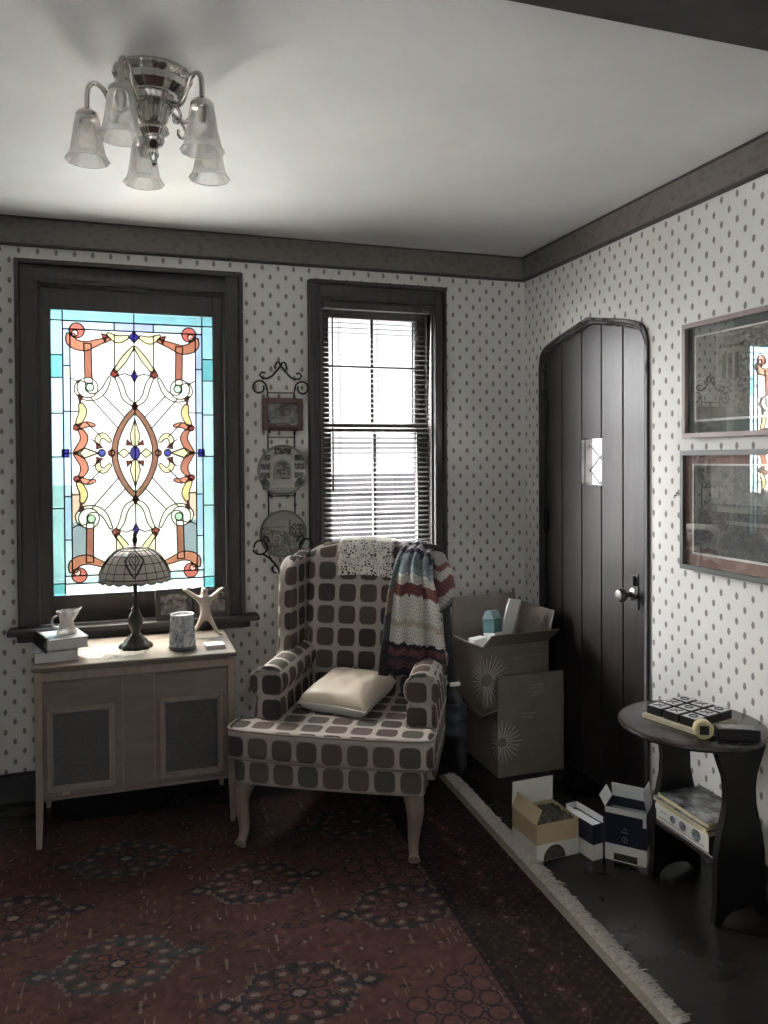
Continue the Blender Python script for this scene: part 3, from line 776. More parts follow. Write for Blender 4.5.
# wings and arms, mirrored
def wing(s):
    # side outline in (y, z); the front edge sweeps forward in the middle of its height
    o = [(.52,.985),(.47,.992),(.425,.978),(.395,.945),(.380,.88),(.372,.78),(.375,.70),(.36,.62),(.34,.57),(.36,.50),(.60,.50),(.66,.80),(.69,.98),(.66,1.00),(.58,.995)]
    o = smooth2(o, 1, True)
    b = MB(); n = len(o); 
    def X(y, z, outer): 
        fl = (.60-y)*.06
        return s*(.243+fl+(.060 if outer else 0))+CX
    vs = [(X(y,z,0), y, z) for y, z in o]+[(X(y,z,1), y, z) for y, z in o]
    b.add(vs, [tuple(range(n)), tuple(range(2*n-1, n-1, -1))]+[(i, i+n, (i+1)%n+n, (i+1)%n) for i in range(n)])
    b.build('wing', M['uph'], CH, bevel=.024, segs=4)
def arm(s):
    yf = .105
    b = MB()
    # section in (x, z): roll on top of a panel
    roll = []
    cx, cz, r = .290, .562, .060
    for k in range(15):
        t = math.radians(-60+k*20.5); roll.append((cx+r*1.05*math.cos(t), cz+r*math.sin(t)))
    sec = roll + [(.240,.50),(.236,.42),(.236,.24),(.338,.24),(.345,.32),(.344,.42),(.336,.49)]
    def at(y):
        f = (y-yf)/.45; return [(s*(x-.012*f)+CX+.022, y, z+(-.004+.014*f if z > .45 else 0)) for x, z in sec]
    ys = [yf, yf+.02, .2, .3, .4, .50, .58]
    n = len(sec); vs = []; 
    for y in ys: vs += at(y)
    fs = [tuple(range(n)), tuple((len(ys)-1)*n+k for k in range(n-1,-1,-1))]
    for i in range(len(ys)-1):
        for k in range(n): fs.append((i*n+k, i*n+(k+1)%n, (i+1)*n+(k+1)%n, (i+1)*n+k))
    b.add(vs, fs); a_ = b.build('arm', M['uph'], CH, bevel=.012, segs=3)
    b = MB(); q = at(yf-.002)
    sp = [(cx+.052*(1-.75*t)*math.cos(math.radians(-50+t*430)), cz+.052*(1-.75*t)*math.sin(math.radians(-50+t*430))) for t in [k/24 for k in range(25)]]
    path = [(.277,.27),(.277,.42),(.281,.49)]
    b.tube([(s*x+CX+.022, yf+.003, z) for x, z in [(.240,.44)]+[(.240,.50)]+roll[::-1]], .0045, 6)
    b.build('arm_piping', M['uph'], a_, smooth=True)
for s_ in (-1, 1): wing(s_); arm(s_)
for s_ in (-1, 1):
    b = MB(); x0 = CX*.4+s_*.3135
    path = [(x0-s_*.012,.025,.245),(x0-s_*.004,.012,.215),(x0+s_*.004,-.002,.180),(x0+s_*.002,.004,.135),(x0-s_*.004,.012,.085),(x0-s_*.004,.010,.045),(x0,-.006,.022),(x0+s_*.002,-.020,.012)]
    path = smooth2(path, 2); rr = np.interp(np.linspace(0,1,len(path)), [0,.15,.3,.5,.68,.82,.93,1], [.036,.036,.031,.023,.017,.016,.023,.012])
    b.tube(path, list(rr), 16); b.build('leg', LG, CH, smooth=True)
for s_ in (-1, 1):
    b = MB(); b.tube([(CX+s_*.24,.56,.25),(CX+s_*.245,.60,.12),(CX+s_*.25,.64,-.0085)], [.026,.021,.017], 8); b.build('leg', LG, CH)
# things on the chair are things of their own, placed through the chair's frame
CM = Matrix.Translation((-1.249,-.8435,.0085)) @ Matrix.Rotation(math.radians(-29.1), 4, 'Z')

# pillow
def pillow(name, c, size, th, rot, label, cat):
    b = MB()
    def f(sgn):
        def g_(u, v):
            a, d = 2*u-1, 2*v-1
            px = a*(1-.10*(1-abs(d))**1.0*0-.09*(1-d*d)); py = d*(1-.09*(1-a*a))
            h = th*(max(0,(1-a**4))*max(0,(1-d**4)))**.42
            h += .006*math.sin(9*a+3*d)*math.sin(5*d)*(1-a*a)*(1-d*d)
            return (px*size/2, py*size/2, sgn*h)
        return g_
    b.cur = 0; b.grid(f(1), 26, 26); b.cur = 1; b.grid(f(-1), 26, 26)
    t = thing(name, label, cat, c); 
    t.rotation_euler = rot
    b.build('pillow_cover', [mat('cream_satin', (.55,.47,.39), .35, spec=.4, Sheen_Weight=.3), mat('white_backing', (.50,.50,.48), .7)], t, smooth=True, angle=180)
    b = MB(); k = 30
    ring_ = [(-1+2*i/k, -1) for i in range(k)]+[(1, -1+2*i/k) for i in range(k)]+[(1-2*i/k, 1) for i in range(k)]+[(-1, 1-2*i/k) for i in range(k)]
    b.tube([(a*(1-.09*(1-d*d))*size/2, d*(1-.09*(1-a*a))*size/2, 0) for a, d in ring_], .003, 6, closed=True)
    b.build('piping', bpy.data.materials['white_backing'], t, smooth=True)
    return t
pc = CM @ Vector((.022,.285,.493))
pillow('throw_pillow', pc, .290, .058, (math.radians(9), math.radians(0), math.radians(-44)), 'plump cream satin pillow lying on the seat of the checked armchair', 'pillow')

# lace doily over the back's crest
m = mat('white_lace', (.60,.575,.53), .9); g = G(m); uvn = g.new('ShaderNodeAttribute', attribute_name='UVx')
b = MB(); 
def lace(u_, v_):
    x = -.095+u_*.235+.004*math.sin(v_*30); tt = v_
    # from behind the crest, over it and down the front
    L_ = -.09+v_*.25
    z_top = 1.0+.046*math.sin(PI*min(1, max(0, (x+.275)/.55)))**.8+.004
    if L_ < 0: y = yb(z_top)+.075; z = z_top+L_ if L_ < -.0 else z_top
    if L_ < -.03: y = yb(z_top)+.132; z = z_top+L_
    elif L_ < .0: t = (L_+.03)/.03; y = yb(z_top)+.11*(1-t)+.01; z = z_top+.001
    elif L_ < .035: t = L_/.035*PI/2; y = yb(z_top)+.01-.016*math.sin(t)+.0; z = z_top-.022*(1-math.cos(t))
    else: z = z_top-.022-(L_-.035); y = yb(z)-.007
    return (x-.0+CX*.3, y-.002*math.sin(u_*25), z)
b.M = CM; b.grid(lace, 46, 50)
m = bpy.data.materials.new('white_crochet_lace'); m.use_nodes = True; g = G(m); g.b = m.node_tree.nodes['Principled BSDF']
g.b.inputs['Base Color'].default_value = (.74,.71,.66,1); g.b.inputs['Roughness'].default_value = .9
vo = g.new('ShaderNodeTexVoronoi', feature='DISTANCE_TO_EDGE'); g.link(g.obj(), vo.inputs['Vector']); vo.inputs['Scale'].default_value = 78
vo2 = g.new('ShaderNodeTexVoronoi'); g.link(g.obj(), vo2.inputs['Vector']); vo2.inputs['Scale'].default_value = 32
hole = g.math('MULTIPLY', g.math('GREATER_THAN', vo.outputs['Distance'], .14), g.math('GREATER_THAN', vo2.outputs['Distance'], .30))
g.link(g.math('SUBTRACT', 1, hole), g.b.inputs['Alpha']); g.bump(vo.outputs['Distance'], .6, .003)
M['lace'] = m
tag(b.build('lace_antimacassar', m, smooth=True, solid=.002, angle=180), 'white lace doily draped over the top of the checked armchair back', 'doily')

# crocheted blanket over the right wing
def blanket():
    nu, nv = 72, 96
    V = np.linspace(0,1,nv+1)
    def f(u, v):
        s = (u-.5)*2
        # profile along v: behind the wing, over the top, down the front
        Ls = -.22+v*.70
        spread = np.interp(Ls, [-.22,-.02,.04,.16,.42,.48], [.09,.062,.066,.098,.130,.136])
        cx = np.interp(Ls, [-.22,0,.06,.2,.48], [.285,.270,.262,.268,.266])
        x = cx+s*spread
        fold = .5+.5*math.cos(u*2*PI*3.5+.6*math.sin(Ls*7)); amp = np.interp(Ls, [-.2,.0,.1,.48], [.010,.016,.024,.026])
        yf = np.interp(Ls, [.03,.1,.22,.48], [.425,.372,.350,.352])
        top = 1.018-.012*s*s-.02*max(0, s)
        if Ls <= -.1: y = .74; z = top-.02+(Ls+.1)
        elif Ls < .04:
            t = (Ls+.1)/.14; y = .74+(yf-.74)*(t*t*(3-2*t)); z = top-.02+.03*math.sin(PI*t)
        else:
            y = yf; z = top-.02-(Ls-.04)
            t = min(1, (Ls-.04)/.04); z += 0; 
        off = amp*fold
        if Ls < .04: z += off*.8
        else: y -= off; 
        # hem wavers
        if Ls > .3: z += .012*math.sin(u*9)*(Ls-.3)/.18+.02*(s)*((Ls-.3)/.18)
        return (x, y, z+.004*math.sin(u*40))
    b = MB(); b.M = CM; b.grid(f, nu, nv)
    o = b.build('crochet_blanket', None and [] or attr_mat('crochet_wool', .95, .1, .9, 260), smooth=True, solid=.007, angle=180, soff=1)
    me = o.data; at = me.attributes.new('pat', 'FLOAT_COLOR', 'FACE'); cs = []
    stripes = [(.0,(70,66,84)),(.22,(176,170,160)),(.27,(60,58,76)),(.31,(150,146,150)),(.335,(54,54,72)),(.37,(104,116,124)),(.42,(118,140,146)),(.455,(190,186,176)),(.50,(126,62,62)),(.565,(196,192,182)),(.70,(176,160,134)),(.735,(192,188,178)),(.83,(52,46,56)),(.855,(112,58,62)),(.895,(60,52,62)),(.925,(92,54,58)),(.96,(50,46,56)),(1.1,(50,46,56))]
    k = 0
    fc = me.polygons
    for j in range(nv):
        for i in range(nu):
            v = (j+.5)/nv + .005*math.sin(i*.35); u = (i+.5)/nu
            v += (0.03*(1-u/.3) if u < .3 else 0)
            c = [c_ for p, c_ in stripes if p <= max(v, 0)][-1]
            if u < .10 and v > .40: c = ((96,110,108),(130,104,88),(70,76,82),(56,50,54))[min(3, int((v-.4)*7))]
            hole = ((i + (j//2)) % 2 == 0 and j % 2 == 0)
            kf = .60 if hole else 1.0
            if v > .83: kf *= random.uniform(.75,1.25)
            lc = lin(c); gr_ = sum(lc)/3; cs += [(q*.62+gr_*.38)*kf*1.25 for q in lc]+[1]
    at.data.foreach_set('color', cs)
    tag(o, 'striped cream, maroon and grey crocheted blanket draped over the right wing of the armchair', 'blanket')
    # second, narrow fold hanging outside the wing
    def f2(u, v):
        s = (u-.5)*2; a = .03+v*.0
        Ls = v*.26
        x = .36+.02*math.sin(v*2)+s*.055+.02*v; y = .50-.03*v-.02*math.cos(u*2*PI); z = 1.055-.02*s-max(0, Ls-.03)-.02*max(0, s)
        return (x, y, z)
    b = MB(); b.M = CM
    b.grid(lambda u, v: (.335+.040*math.cos(PI*u*1.0+.2)*(.8+.5*v)+.018*v+.02*math.sin(3*v), .52-.050*math.sin(PI*u)*(1)-.05*v, 1.000-.20*v*(1-.10*math.cos(6*u))+.02*math.sin(PI*u)*(1-v)), 30, 40)
    q = b.build('blanket_end', bpy.data.materials['crochet_wool'], o, smooth=True, solid=.012, angle=180, soff=0)
    at = q.data.attributes.new('pat', 'FLOAT_COLOR', 'FACE'); cs = []
    for j in range(40):
        for i in range(30):
            v = j/40+.03*math.sin(i*.4); c = [c_ for p, c_ in [(-1,(150,146,146)),(.2,(124,64,66)),(.3,(170,164,156)),(.45,(120,62,64)),(.72,(160,154,150)),(.9,(110,104,106))] if p <= v][-1]
            kf = .62 if (i+j) % 3 == 0 else 1
            lc = lin(c); gr_ = sum(lc)/3; cs += [(q*.62+gr_*.38)*kf*1.2 for q in lc]+[1]
    at.data.foreach_set('color', cs)
blanket()

# black bag leaning between chair and cartons, its strap hooked over the wing
bag = thing('shoulder_bag', 'black shoulder bag with a long strap hanging behind the armchair by the cartons', 'bag', (-.632,-.535,.125))
M['bag'] = noisy('black_nylon', (.006,.007,.009), (.016,.018,.022), .55, 30, .5, .008)
b = MB(); prof = []
pts = [(-.00,.0),( .0,.0)]
def bagf(u, v):
    t = 2*PI*u; z = .005+.335*v
    wx = np.interp(v, [0,.08,.5,.85,1], [.035,.050,.054,.040,.013]); wy = np.interp(v, [0,.08,.5,.85,1], [.09,.12,.125,.07,.012])
    return (wx*math.cos(t)*(1+.06*math.sin(5*t+6*v)), wy*math.sin(t)*(1+.05*math.sin(3*t+9*v)), z)
b.grid(bagf, 28, 20); b.v += []; b.build('bag_body', M['bag'], bag, smooth=True, subd=1)
b = MB(); b.grid(lambda u, v: (-.02+.055*math.sin(PI*(u-.5)*.9)-.0, -.128+.06*abs(u-.5)-.0+.02*v-.004*math.sin(14*v), .16+.13*v+.0*u), 10, 10); b.build('front_pocket', noisy('blue_black_nylon', (.010,.014,.022), (.03,.036,.05), .5, 40, .4), bag, smooth=True, solid=.004)
b = MB(); p0 = Vector((0,-.02,.335)); p1 = (CM @ Vector((.345,.50,1.00)))-Vector((-.632,-.535,.125))
pth = [p0, p0.lerp(p1,.33)+Vector((.006,-.0,0)), p0.lerp(p1,.66)+Vector((.012,0,0)), p1+Vector((.02,0,0)), p1+Vector((.0,.0,.025)), p1+Vector((-.05,.03,.03))]
b.tube([tuple(q) for q in smooth2([tuple(q) for q in pth], 2)], .017, 8, flat=.3); b.build('strap', M['bag'], bag, smooth=True)
b = MB(); b.obox((.004,-.034,.350), (.045,.012,.016)); b.build('buckle', mat('bright_metal', (.7,.68,.66), .35, metal=.4), bag, bevel=.003)
# ------------------------------------------------------------------ record cabinet
CW = wood('worn_walnut', (.155,.115,.102), (.205,.158,.140), .5, 'X', 7)
CT = wood('worn_pale_top', (.15,.115,.092), (.215,.172,.142), .5, 'X', 7)
CL = wood('cabinet_leg_wood', (.25,.195,.165), (.33,.265,.225), .45, 'Z', 8)
cab = thing('record_cabinet', 'low wooden record cabinet with two cloth panelled doors below the stained glass window', 'cabinet', (-1.865,-.27,0))
b = MB(); b.prism([(-.362,-.232),(.362,-.232),(.362,.185),(-.362,.185)], .647, .665, 'z'); b.build('top', CT, cab, bevel=.006, segs=3)
b = MB(); b.box(-.332,.332,-.218,.18,.185,.647); b.box(-.34,.34,-.222,.18,.178,.192); b.build('body', CW, cab, bevel=.003)
for sx_ in (-1, 1):
    for y in (-.212, .165):
        b = MB(); x = sx_*.340
        b.add([(x+dx*(.013 if z > .2 else .009)+(0 if z > .2 else sx_*.004), y+dy*(.015 if z > .2 else .010), z) for z in ((.0088 if y < 0 else 0),.21,.646) for dx, dy in ((-1,-1),(1,-1),(1,1),(-1,1))],
              [(3,2,1,0),(8,9,10,11)]+[(i*4+k, i*4+(k+1)%4, (i+1)*4+(k+1)%4, (i+1)*4+k) for i in (0,1) for k in range(4)])
        b.build('leg', CL, cab, bevel=.003)
b = MB(); b.box(-.332,.332,-.226,-.216,.612,.640); b.build('top_rail', CL, cab, bevel=.002)
CF = wood('cabinet_frame_wood', (.22,.17,.145), (.29,.23,.195), .45, 'Z', 8)
cloth = noisy('grille_cloth', (.060,.055,.052), (.115,.106,.10), .9, 240, .6, .002)
for x0, x1, fx0, fx1 in ((-.322,-.058,-.312,-.084),(.062,.322,.076,.306)):
    b = MB(); b.box(x0, x1, -.226, -.214, .196, .606); dr = b.build('door', CW, cab, bevel=.002)
    b = MB(); ring(b, fx0, fx1, .214, .513, .014, -.236, -.224); ring(b, fx0+.014, fx1-.014, .228, .499, .006, -.230, -.224); b.build('door_frame', CF, dr, bevel=.003)
    b = MB(); b.box(fx0+.018, fx1-.018, -.2285, -.224, .230, .497); b.build('grille_cloth', cloth, dr)
    b = MB(); b.lathe([(0,0),(.006,0),(.005,.008),(0,.010)], n=12); 
b = MB(); b.M = Matrix.Translation((-.250,-.224,.205)); b.box(-.012,.012,-.010,0,-.005,.005); b.build('catch', mat('dull_brass', (.4,.33,.22), .35, metal=.8), cab, bevel=.001)
b = MB()
for x in (-.054, .058): b.box(x-.0022, x+.0022, -.2195, -.2165, .196, .606)
b.build('stile_bead', CF, cab)
ZT = .665

# books
PAGES = noisy('page_edges', (.52,.52,.52), (.62,.62,.62), .9, 300, .3); WCOV = mat('white_glossy_cover', (.55,.56,.56), .35)
def book(name, loc, rz, w, d, h, cover, label, group=None, spiral=False):
    t = thing(name, label, 'book', loc, rz, group)
    b = MB(); b.box(.003, w-.003, .003, d-.003, .003, h-.003); b.build('pages', PAGES, t)
    b = MB(); b.box(0, w, 0, d, h-.0028, h); b.box(0, w, 0, d, 0, .0028)
    if not spiral: b.box(0, .0028, 0, d, 0, h)
    b.build('cover', cover, t)
    if spiral:
        b = MB()
        for k in range(9):
            y = d*(k+.8)/9.6; b.tube([(.004+.011*math.cos(a)-.004, y, h/2+h*.62*math.sin(a)) for a in [2*PI*q/12 for q in range(12)]], .0034, 6, closed=True)
        b.build('spiral_binding', mat('black_wire', (.012,.012,.012), .4), t, smooth=True)
    return t
cov1 = noisy('grey_photo_cover', (.05,.05,.055), (.30,.31,.32), .35, 14, 0)
book('hardback_book', (-2.222,-.455,ZT), math.radians(6), .150, .19, .042, cov1, 'thick white-edged book at the bottom of the pair on the left end of the cabinet')
cov2 = noisy('pale_picture_cover', (.17,.14,.14), (.42,.46,.46), .35, 9, 0)
book('spiral_cookbook', (-2.176,-.462,ZT+.0435), math.radians(17), .145, .175, .040, cov2, 'spiral-bound book with a pale picture cover under the glass pitcher', spiral=True)

# pitcher
m = mat('pressed_glass', (.86,.84,.82), .08, Transmission_Weight=.55); m.node_tree.nodes['Principled BSDF'].inputs['Base Color'].default_value = (.75,.70,.67,1)
pt = thing('glass_pitcher', 'small pressed glass cream pitcher standing on the spiral-bound book', 'pitcher', (-2.118,-.350,ZT+.084), math.radians(10))
b = MB(); prof = [(.0,.0),(.034,.0),(.036,.006),(.033,.018),(.026,.034),(.0245,.046),(.028,.062),(.034,.078),(.037,.086),(.034,.086),(.030,.076),(.024,.060),(.021,.046),(.022,.034),(.028,.018),(.0,.010)]
n_ = 28; vs = []
for r, z in prof:
    for k in range(n_):
        t = 2*PI*k/n_; sp = max(0, math.cos(t))**6*(.018 if z > .06 else 0)*(z/.086)
        vs.append(((r+sp)*math.cos(t), r*math.sin(t)*(1), z+sp*.5+.0015*math.cos(10*t)*(z > .07)))
b.add(vs, [(i*n_+k, i*n_+(k+1)%n_, (i+1)*n_+(k+1)%n_, (i+1)*n_+k) for i in range(len(prof)-1) for k in range(n_)])
b.build('pitcher_body', m, pt, smooth=True, angle=60)
b = MB(); b.tube([(-.030+.0*k-.021*math.sin(a), 0, .048+.022*math.cos(a)) for k, a in enumerate([PI*q/12 for q in range(-1, 14)])], .0048, 8); b.build('handle', m, pt, smooth=True)

# doily under the lamp
b = MB(); N_ = 96
vs = [(0,0,.0012)]+[(r*(1+(.03*math.cos(24*2*PI*k/N_) if r > .1 else 0))*math.cos(2*PI*k/N_)*1.1, r*(1+(.03*math.cos(24*2*PI*k/N_) if r > .1 else 0))*math.sin(2*PI*k/N_), .0012+.0006*math.sin(k)) for r in (.04,.08,.115) for k in range(N_)]
b.M = Matrix.Translation((-1.955,-.34,ZT))
b.add(vs, [(0, 1+k, 1+(k+1)%N_) for k in range(N_)]+[(1+i*N_+k, 1+(i+1)*N_+k, 1+(i+1)*N_+(k+1)%N_, 1+i*N_+(k+1)%N_) for i in (0,1) for k in range(N_)])
m = bpy.data.materials['white_crochet_lace'].copy(); m.name = 'white_table_lace'; m.node_tree.nodes['Principled BSDF'].inputs['Base Color'].default_value = (.66,.62,.58,1)
tag(b.build('table_doily', m, solid=.001), 'round white lace doily lying on the cabinet top between the books and the lamp', 'doily')

# leaded glass lamp
lp = thing('leaded_glass_lamp', 'small table lamp with a leaded cream glass shade standing on the cabinet', 'lamp', (-1.870,-.30,ZT))
BZ = mat('dark_bronze', (.055,.050,.045), .38, metal=.75)
b = MB(); b.lathe([(0,0),(.060,0),(.062,.008),(.056,.018),(.046,.022),(.040,.032),(.028,.042),(.022,.052)], n=48, lobes=8, amp=.06); b.build('base', BZ, lp, smooth=True)
b = MB(); b.lathe([(.020,.05),(.014,.058),(.020,.072),(.028,.095),(.029,.112),(.022,.13),(.013,.145),(.016,.152),(.010,.16),(.0085,.20),(.012,.206),(.0075,.214),(.0075,.40)], n=24); b.build('stem', BZ, lp, smooth=True)
prof = [(.028,.392),(.050,.388),(.075,.376),(.098,.356),(.115,.330),(.127,.302),(.134,.278)]
def shade_pt(th, k, out=0):
    f = k*(len(prof)-1); i = min(int(f), len(prof)-2); r = prof[i][0]+(prof[i+1][0]-prof[i][0])*(f-i); z = prof[i][1]+(prof[i+1][1]-prof[i][1])*(f-i)
    return ((r+out)*math.cos(th), (r+out)*math.sin(th), z+out*.5)
m = mat('cream_leaded_glass', (.52,.50,.47), .3, Transmission_Weight=.0); g = G(m); g.base(g.ramp(g.noise(g.obj(), 25, 3), [(.3, (.42,.40,.38)), (.7, (.60,.58,.55))]))
tb = m.node_tree.nodes.new('ShaderNodeBsdfTranslucent'); tb.inputs[0].default_value = (.6,.57,.52,1); mx = m.node_tree.nodes.new('ShaderNodeMixShader'); mx.inputs[0].default_value = .6
on_ = m.node_tree.nodes['Material Output']; m.node_tree.links.new(m.node_tree.nodes['Principled BSDF'].outputs[0], mx.inputs[1]); m.node_tree.links.new(tb.outputs[0], mx.inputs[2]); m.node_tree.links.new(mx.outputs[0], on_.inputs[0])
b = MB(); n_ = 96; vs = []
rows = 26
for j in range(rows+1):
    for k in range(n_):
        th = 2*PI*k/n_; p = shade_pt(th, j/rows)
        if j == rows: p = (p[0]*1.004, p[1]*1.004, p[2]-.008-.008*abs(math.sin(th*10)))
        vs.append(p)
b.add(vs, [(j*n_+k, (j+1)*n_+k, (j+1)*n_+(k+1)%n_, j*n_+(k+1)%n_) for j in range(rows) for k in range(n_)])
sh = b.build('shade', m, lp, smooth=True, solid=.003, angle=180)
b = MB(); DL = mat('shade_leading', (.03,.03,.03), .5, metal=.4)
for k in range(20):
    th = 2*PI*k/20; b.tube([shade_pt(th, t, .0012) for t in np.linspace(.04,1,12)], .0014, 5)
for t in (.04,.22,.42,.62,.82,.99): b.tube([shade_pt(2*PI*k/64, t, .0012) for k in range(64)], .0016 if t < .9 else .0024, 5, closed=True)
b.tube([(lambda p: (p[0]*1.006, p[1]*1.006, p[2]-.008-.008*abs(math.sin(2*PI*k/120*10))))(shade_pt(2*PI*k/120, 1)) for k in range(120)], .0024, 5, closed=True)
for c_ in (0, 1, 2, 3):      # diamond motifs round the shade, one facing the room
    tc_ = math.radians(-92)+c_*PI/2
    for sc, wd in ((1,.0036),(.55,.0022),(.25,.0016)):
        q = [(tc_, .52-.40*sc), (tc_+.34*sc, .52), (tc_, .52+.40*sc), (tc_-.34*sc, .52)]
        path = []
        for (a0, t0), (a1, t1) in zip(q, q[1:]+q[:1]): path += [shade_pt(a0+(a1-a0)*s_, t0+(t1-t0)*s_, .002) for s_ in (0,.25,.5,.75)]
        b.tube(path, wd, 5, closed=True)
b.build('leading', DL, sh)
b = MB(); b.lathe([(.0,.40),(.030,.394),(.032,.398),(.014,.404),(.007,.410),(.010,.418),(.011,.426),(.006,.438),(.008,.444),(.003,.456),(0,.462)], n=20); b.build('finial', BZ, lp, smooth=True)
b = MB(); b.tube([(.02,.0,.24),(.02,0,.21)], .001, 5); b.sphere((.02,0,.208), .003, 8, 6); b.build('pull_chain', BZ, lp)

# candle jar
jr = thing('candle_jar', 'grey marbled jar with a white rim on the cabinet beside the lamp', 'jar', (-1.697,-.372,ZT))
b = MB(); b.lathe([(0,0),(.050,0),(.053,.004),(.052,.012),(.0515,.014)], n=36); b.build('jar_base', mat('dark_jar_base', (.10,.11,.12), .4), jr, smooth=True)
m = mat('marbled_glass', (.4,.42,.44), .18); g = G(m); g.base(g.ramp(g.noise(g.mapping(g.obj(), (1,1,.7)), 26, 5, .65, 2.5), [(.36, (.16,.18,.20)), (.47, (.36,.38,.40)), (.62, (.62,.63,.64))]))
b = MB(); b.lathe([(0,.014),(.0515,.014),(.051,.03),(.045,.132),(.042,.133),(.041,.128),(.0,.126)], n=36); b.build('jar_body', m, jr, smooth=True)
b = MB(); b.tube([(.043*math.cos(2*PI*k/32),.043*math.sin(2*PI*k/32),.133) for k in range(32)], .003, 6, closed=True); b.build('jar_rim', mat('white_rim', (.75,.75,.73), .4), jr, smooth=True)

# carved figure with raised arms, leaning
FM = wood('pale_carved_wood', (.34,.275,.23), (.46,.38,.325), .45, 'Z', 9)
fg = thing('carved_figure', 'pale carved wooden figure with raised arms striding on the right end of the cabinet', 'figurine', (-1.59,-.20,ZT))
b = MB(); vs = {}
bmv = [((.0,0,.095),.020),((-.002,0,.125),.024),((-.004,0,.152),.024),((-.006,0,.168),.013),((-.006,0,.192),.025),((-.006,0,.206),.014),
       ((-.034,0,.162),.017),((-.062,0,.184),.014),((-.082,0,.200),.012),((-.094,0,.199),.007),
       ((.024,0,.160),.017),((.048,0,.182),.014),((.066,0,.198),.010),((.078,0,.198),.007),
       ((.018,0,.072),.018),((.036,-.004,.036),.013),((.050,-.010,.012),.011),((.066,-.018,.008),.008),
       ((-.018,0,.072),.018),((-.040,.0,.036),.013),((-.056,-.006,.012),.011),((-.066,-.012,.007),.008)]
ed = [(0,1),(1,2),(2,3),(3,4),(4,5),(2,6),(6,7),(7,8),(8,9),(2,10),(10,11),(11,12),(12,13),(0,14),(14,15),(15,16),(16,17),(0,18),(18,19),(19,20),(20,21)]
me = bpy.data.meshes.new('figure_body'); me.from_pydata([p for p, _ in bmv], ed, []); fo = bpy.data.objects.new('figure_body', me); COL.objects.link(fo); fo.parent = fg
md = fo.modifiers.new('skin', 'SKIN'); md.use_smooth_shade = True
for sv, (_, r) in zip(me.skin_vertices[0].data, bmv): sv.radius = (r, r*.62)
me.skin_vertices[0].data[0].use_root = True
md = fo.modifiers.new('sub', 'SUBSURF'); md.levels = 2; md.render_levels = 2
me.materials.append(FM)

# notepad + hinged frames
b = MB(); b.M = Matrix.Translation((-1.578,-.405,ZT)) @ Matrix.Rotation(math.radians(6), 4, 'Z')
b.box(-.036,.036,-.030,.030,0,.014); b.box(-.037,.037,-.031,.031,.014,.016); b.cur = 0
tag(b.build('note_pad', PAGES, bevel=.001), 'small white pad of paper near the right front corner of the cabinet top', 'notepad')
hf = thing('hinged_photo_frame', 'dark hinged double photo frame standing on the sill of the stained glass window', 'photo frame', (-1.628,-.035,.716))
def photo(rows, cols, seed, lo, hi, f=None):
    X, Y = np.meshgrid(np.linspace(0,1,cols), np.linspace(0,1,rows)); n = vnoise(X+1, Y+1, 6, seed, 4)
    c = np.clip((n-.3)/.4, 0, 1)[..., None]; C = np.array(lo)*(1-c)+np.array(hi)*c
    if f: C = f(X, Y, C)
    return C
PM = attr_mat('photo_print', .35)
for s_, ang, sd in ((-1, .10, 3), (1, -.10, 8)):
    mtx = Matrix.Rotation(ang, 4, 'Z') @ Matrix.Rotation(math.radians(-8), 4, 'X')
    b = MB(); b.M = mtx; x0, x1 = (-.158,-.003) if s_ < 0 else (.003,.158)
    ring(b, x0, x1, .0, .128, .022, -.008, .006); b.box(x0+.01, x1-.01, .002, .006, .01, .118)
    fr_ = b.build('frame', M['trim'], hf, bevel=.002)
    def cc(X, Y, C): 
        C = C*1; q = (Y > .55); C[q] = C[q]*.7+.06; return C
    P_ = photo(30, 40, sd, (.03,.028,.026), (.26,.245,.22), cc)
    Mx = mtx
    pattern_grid('photo', PM, lambda u_, v_, Mx=Mx, x0=x0, x1=x1: tuple(Mx[i][0]*(x0+.022+u_*(x1-x0-.044)) + Mx[i][1]*(-.002) + Mx[i][2]*(.106-v_*.084) for i in range(3)), P_, fr_)

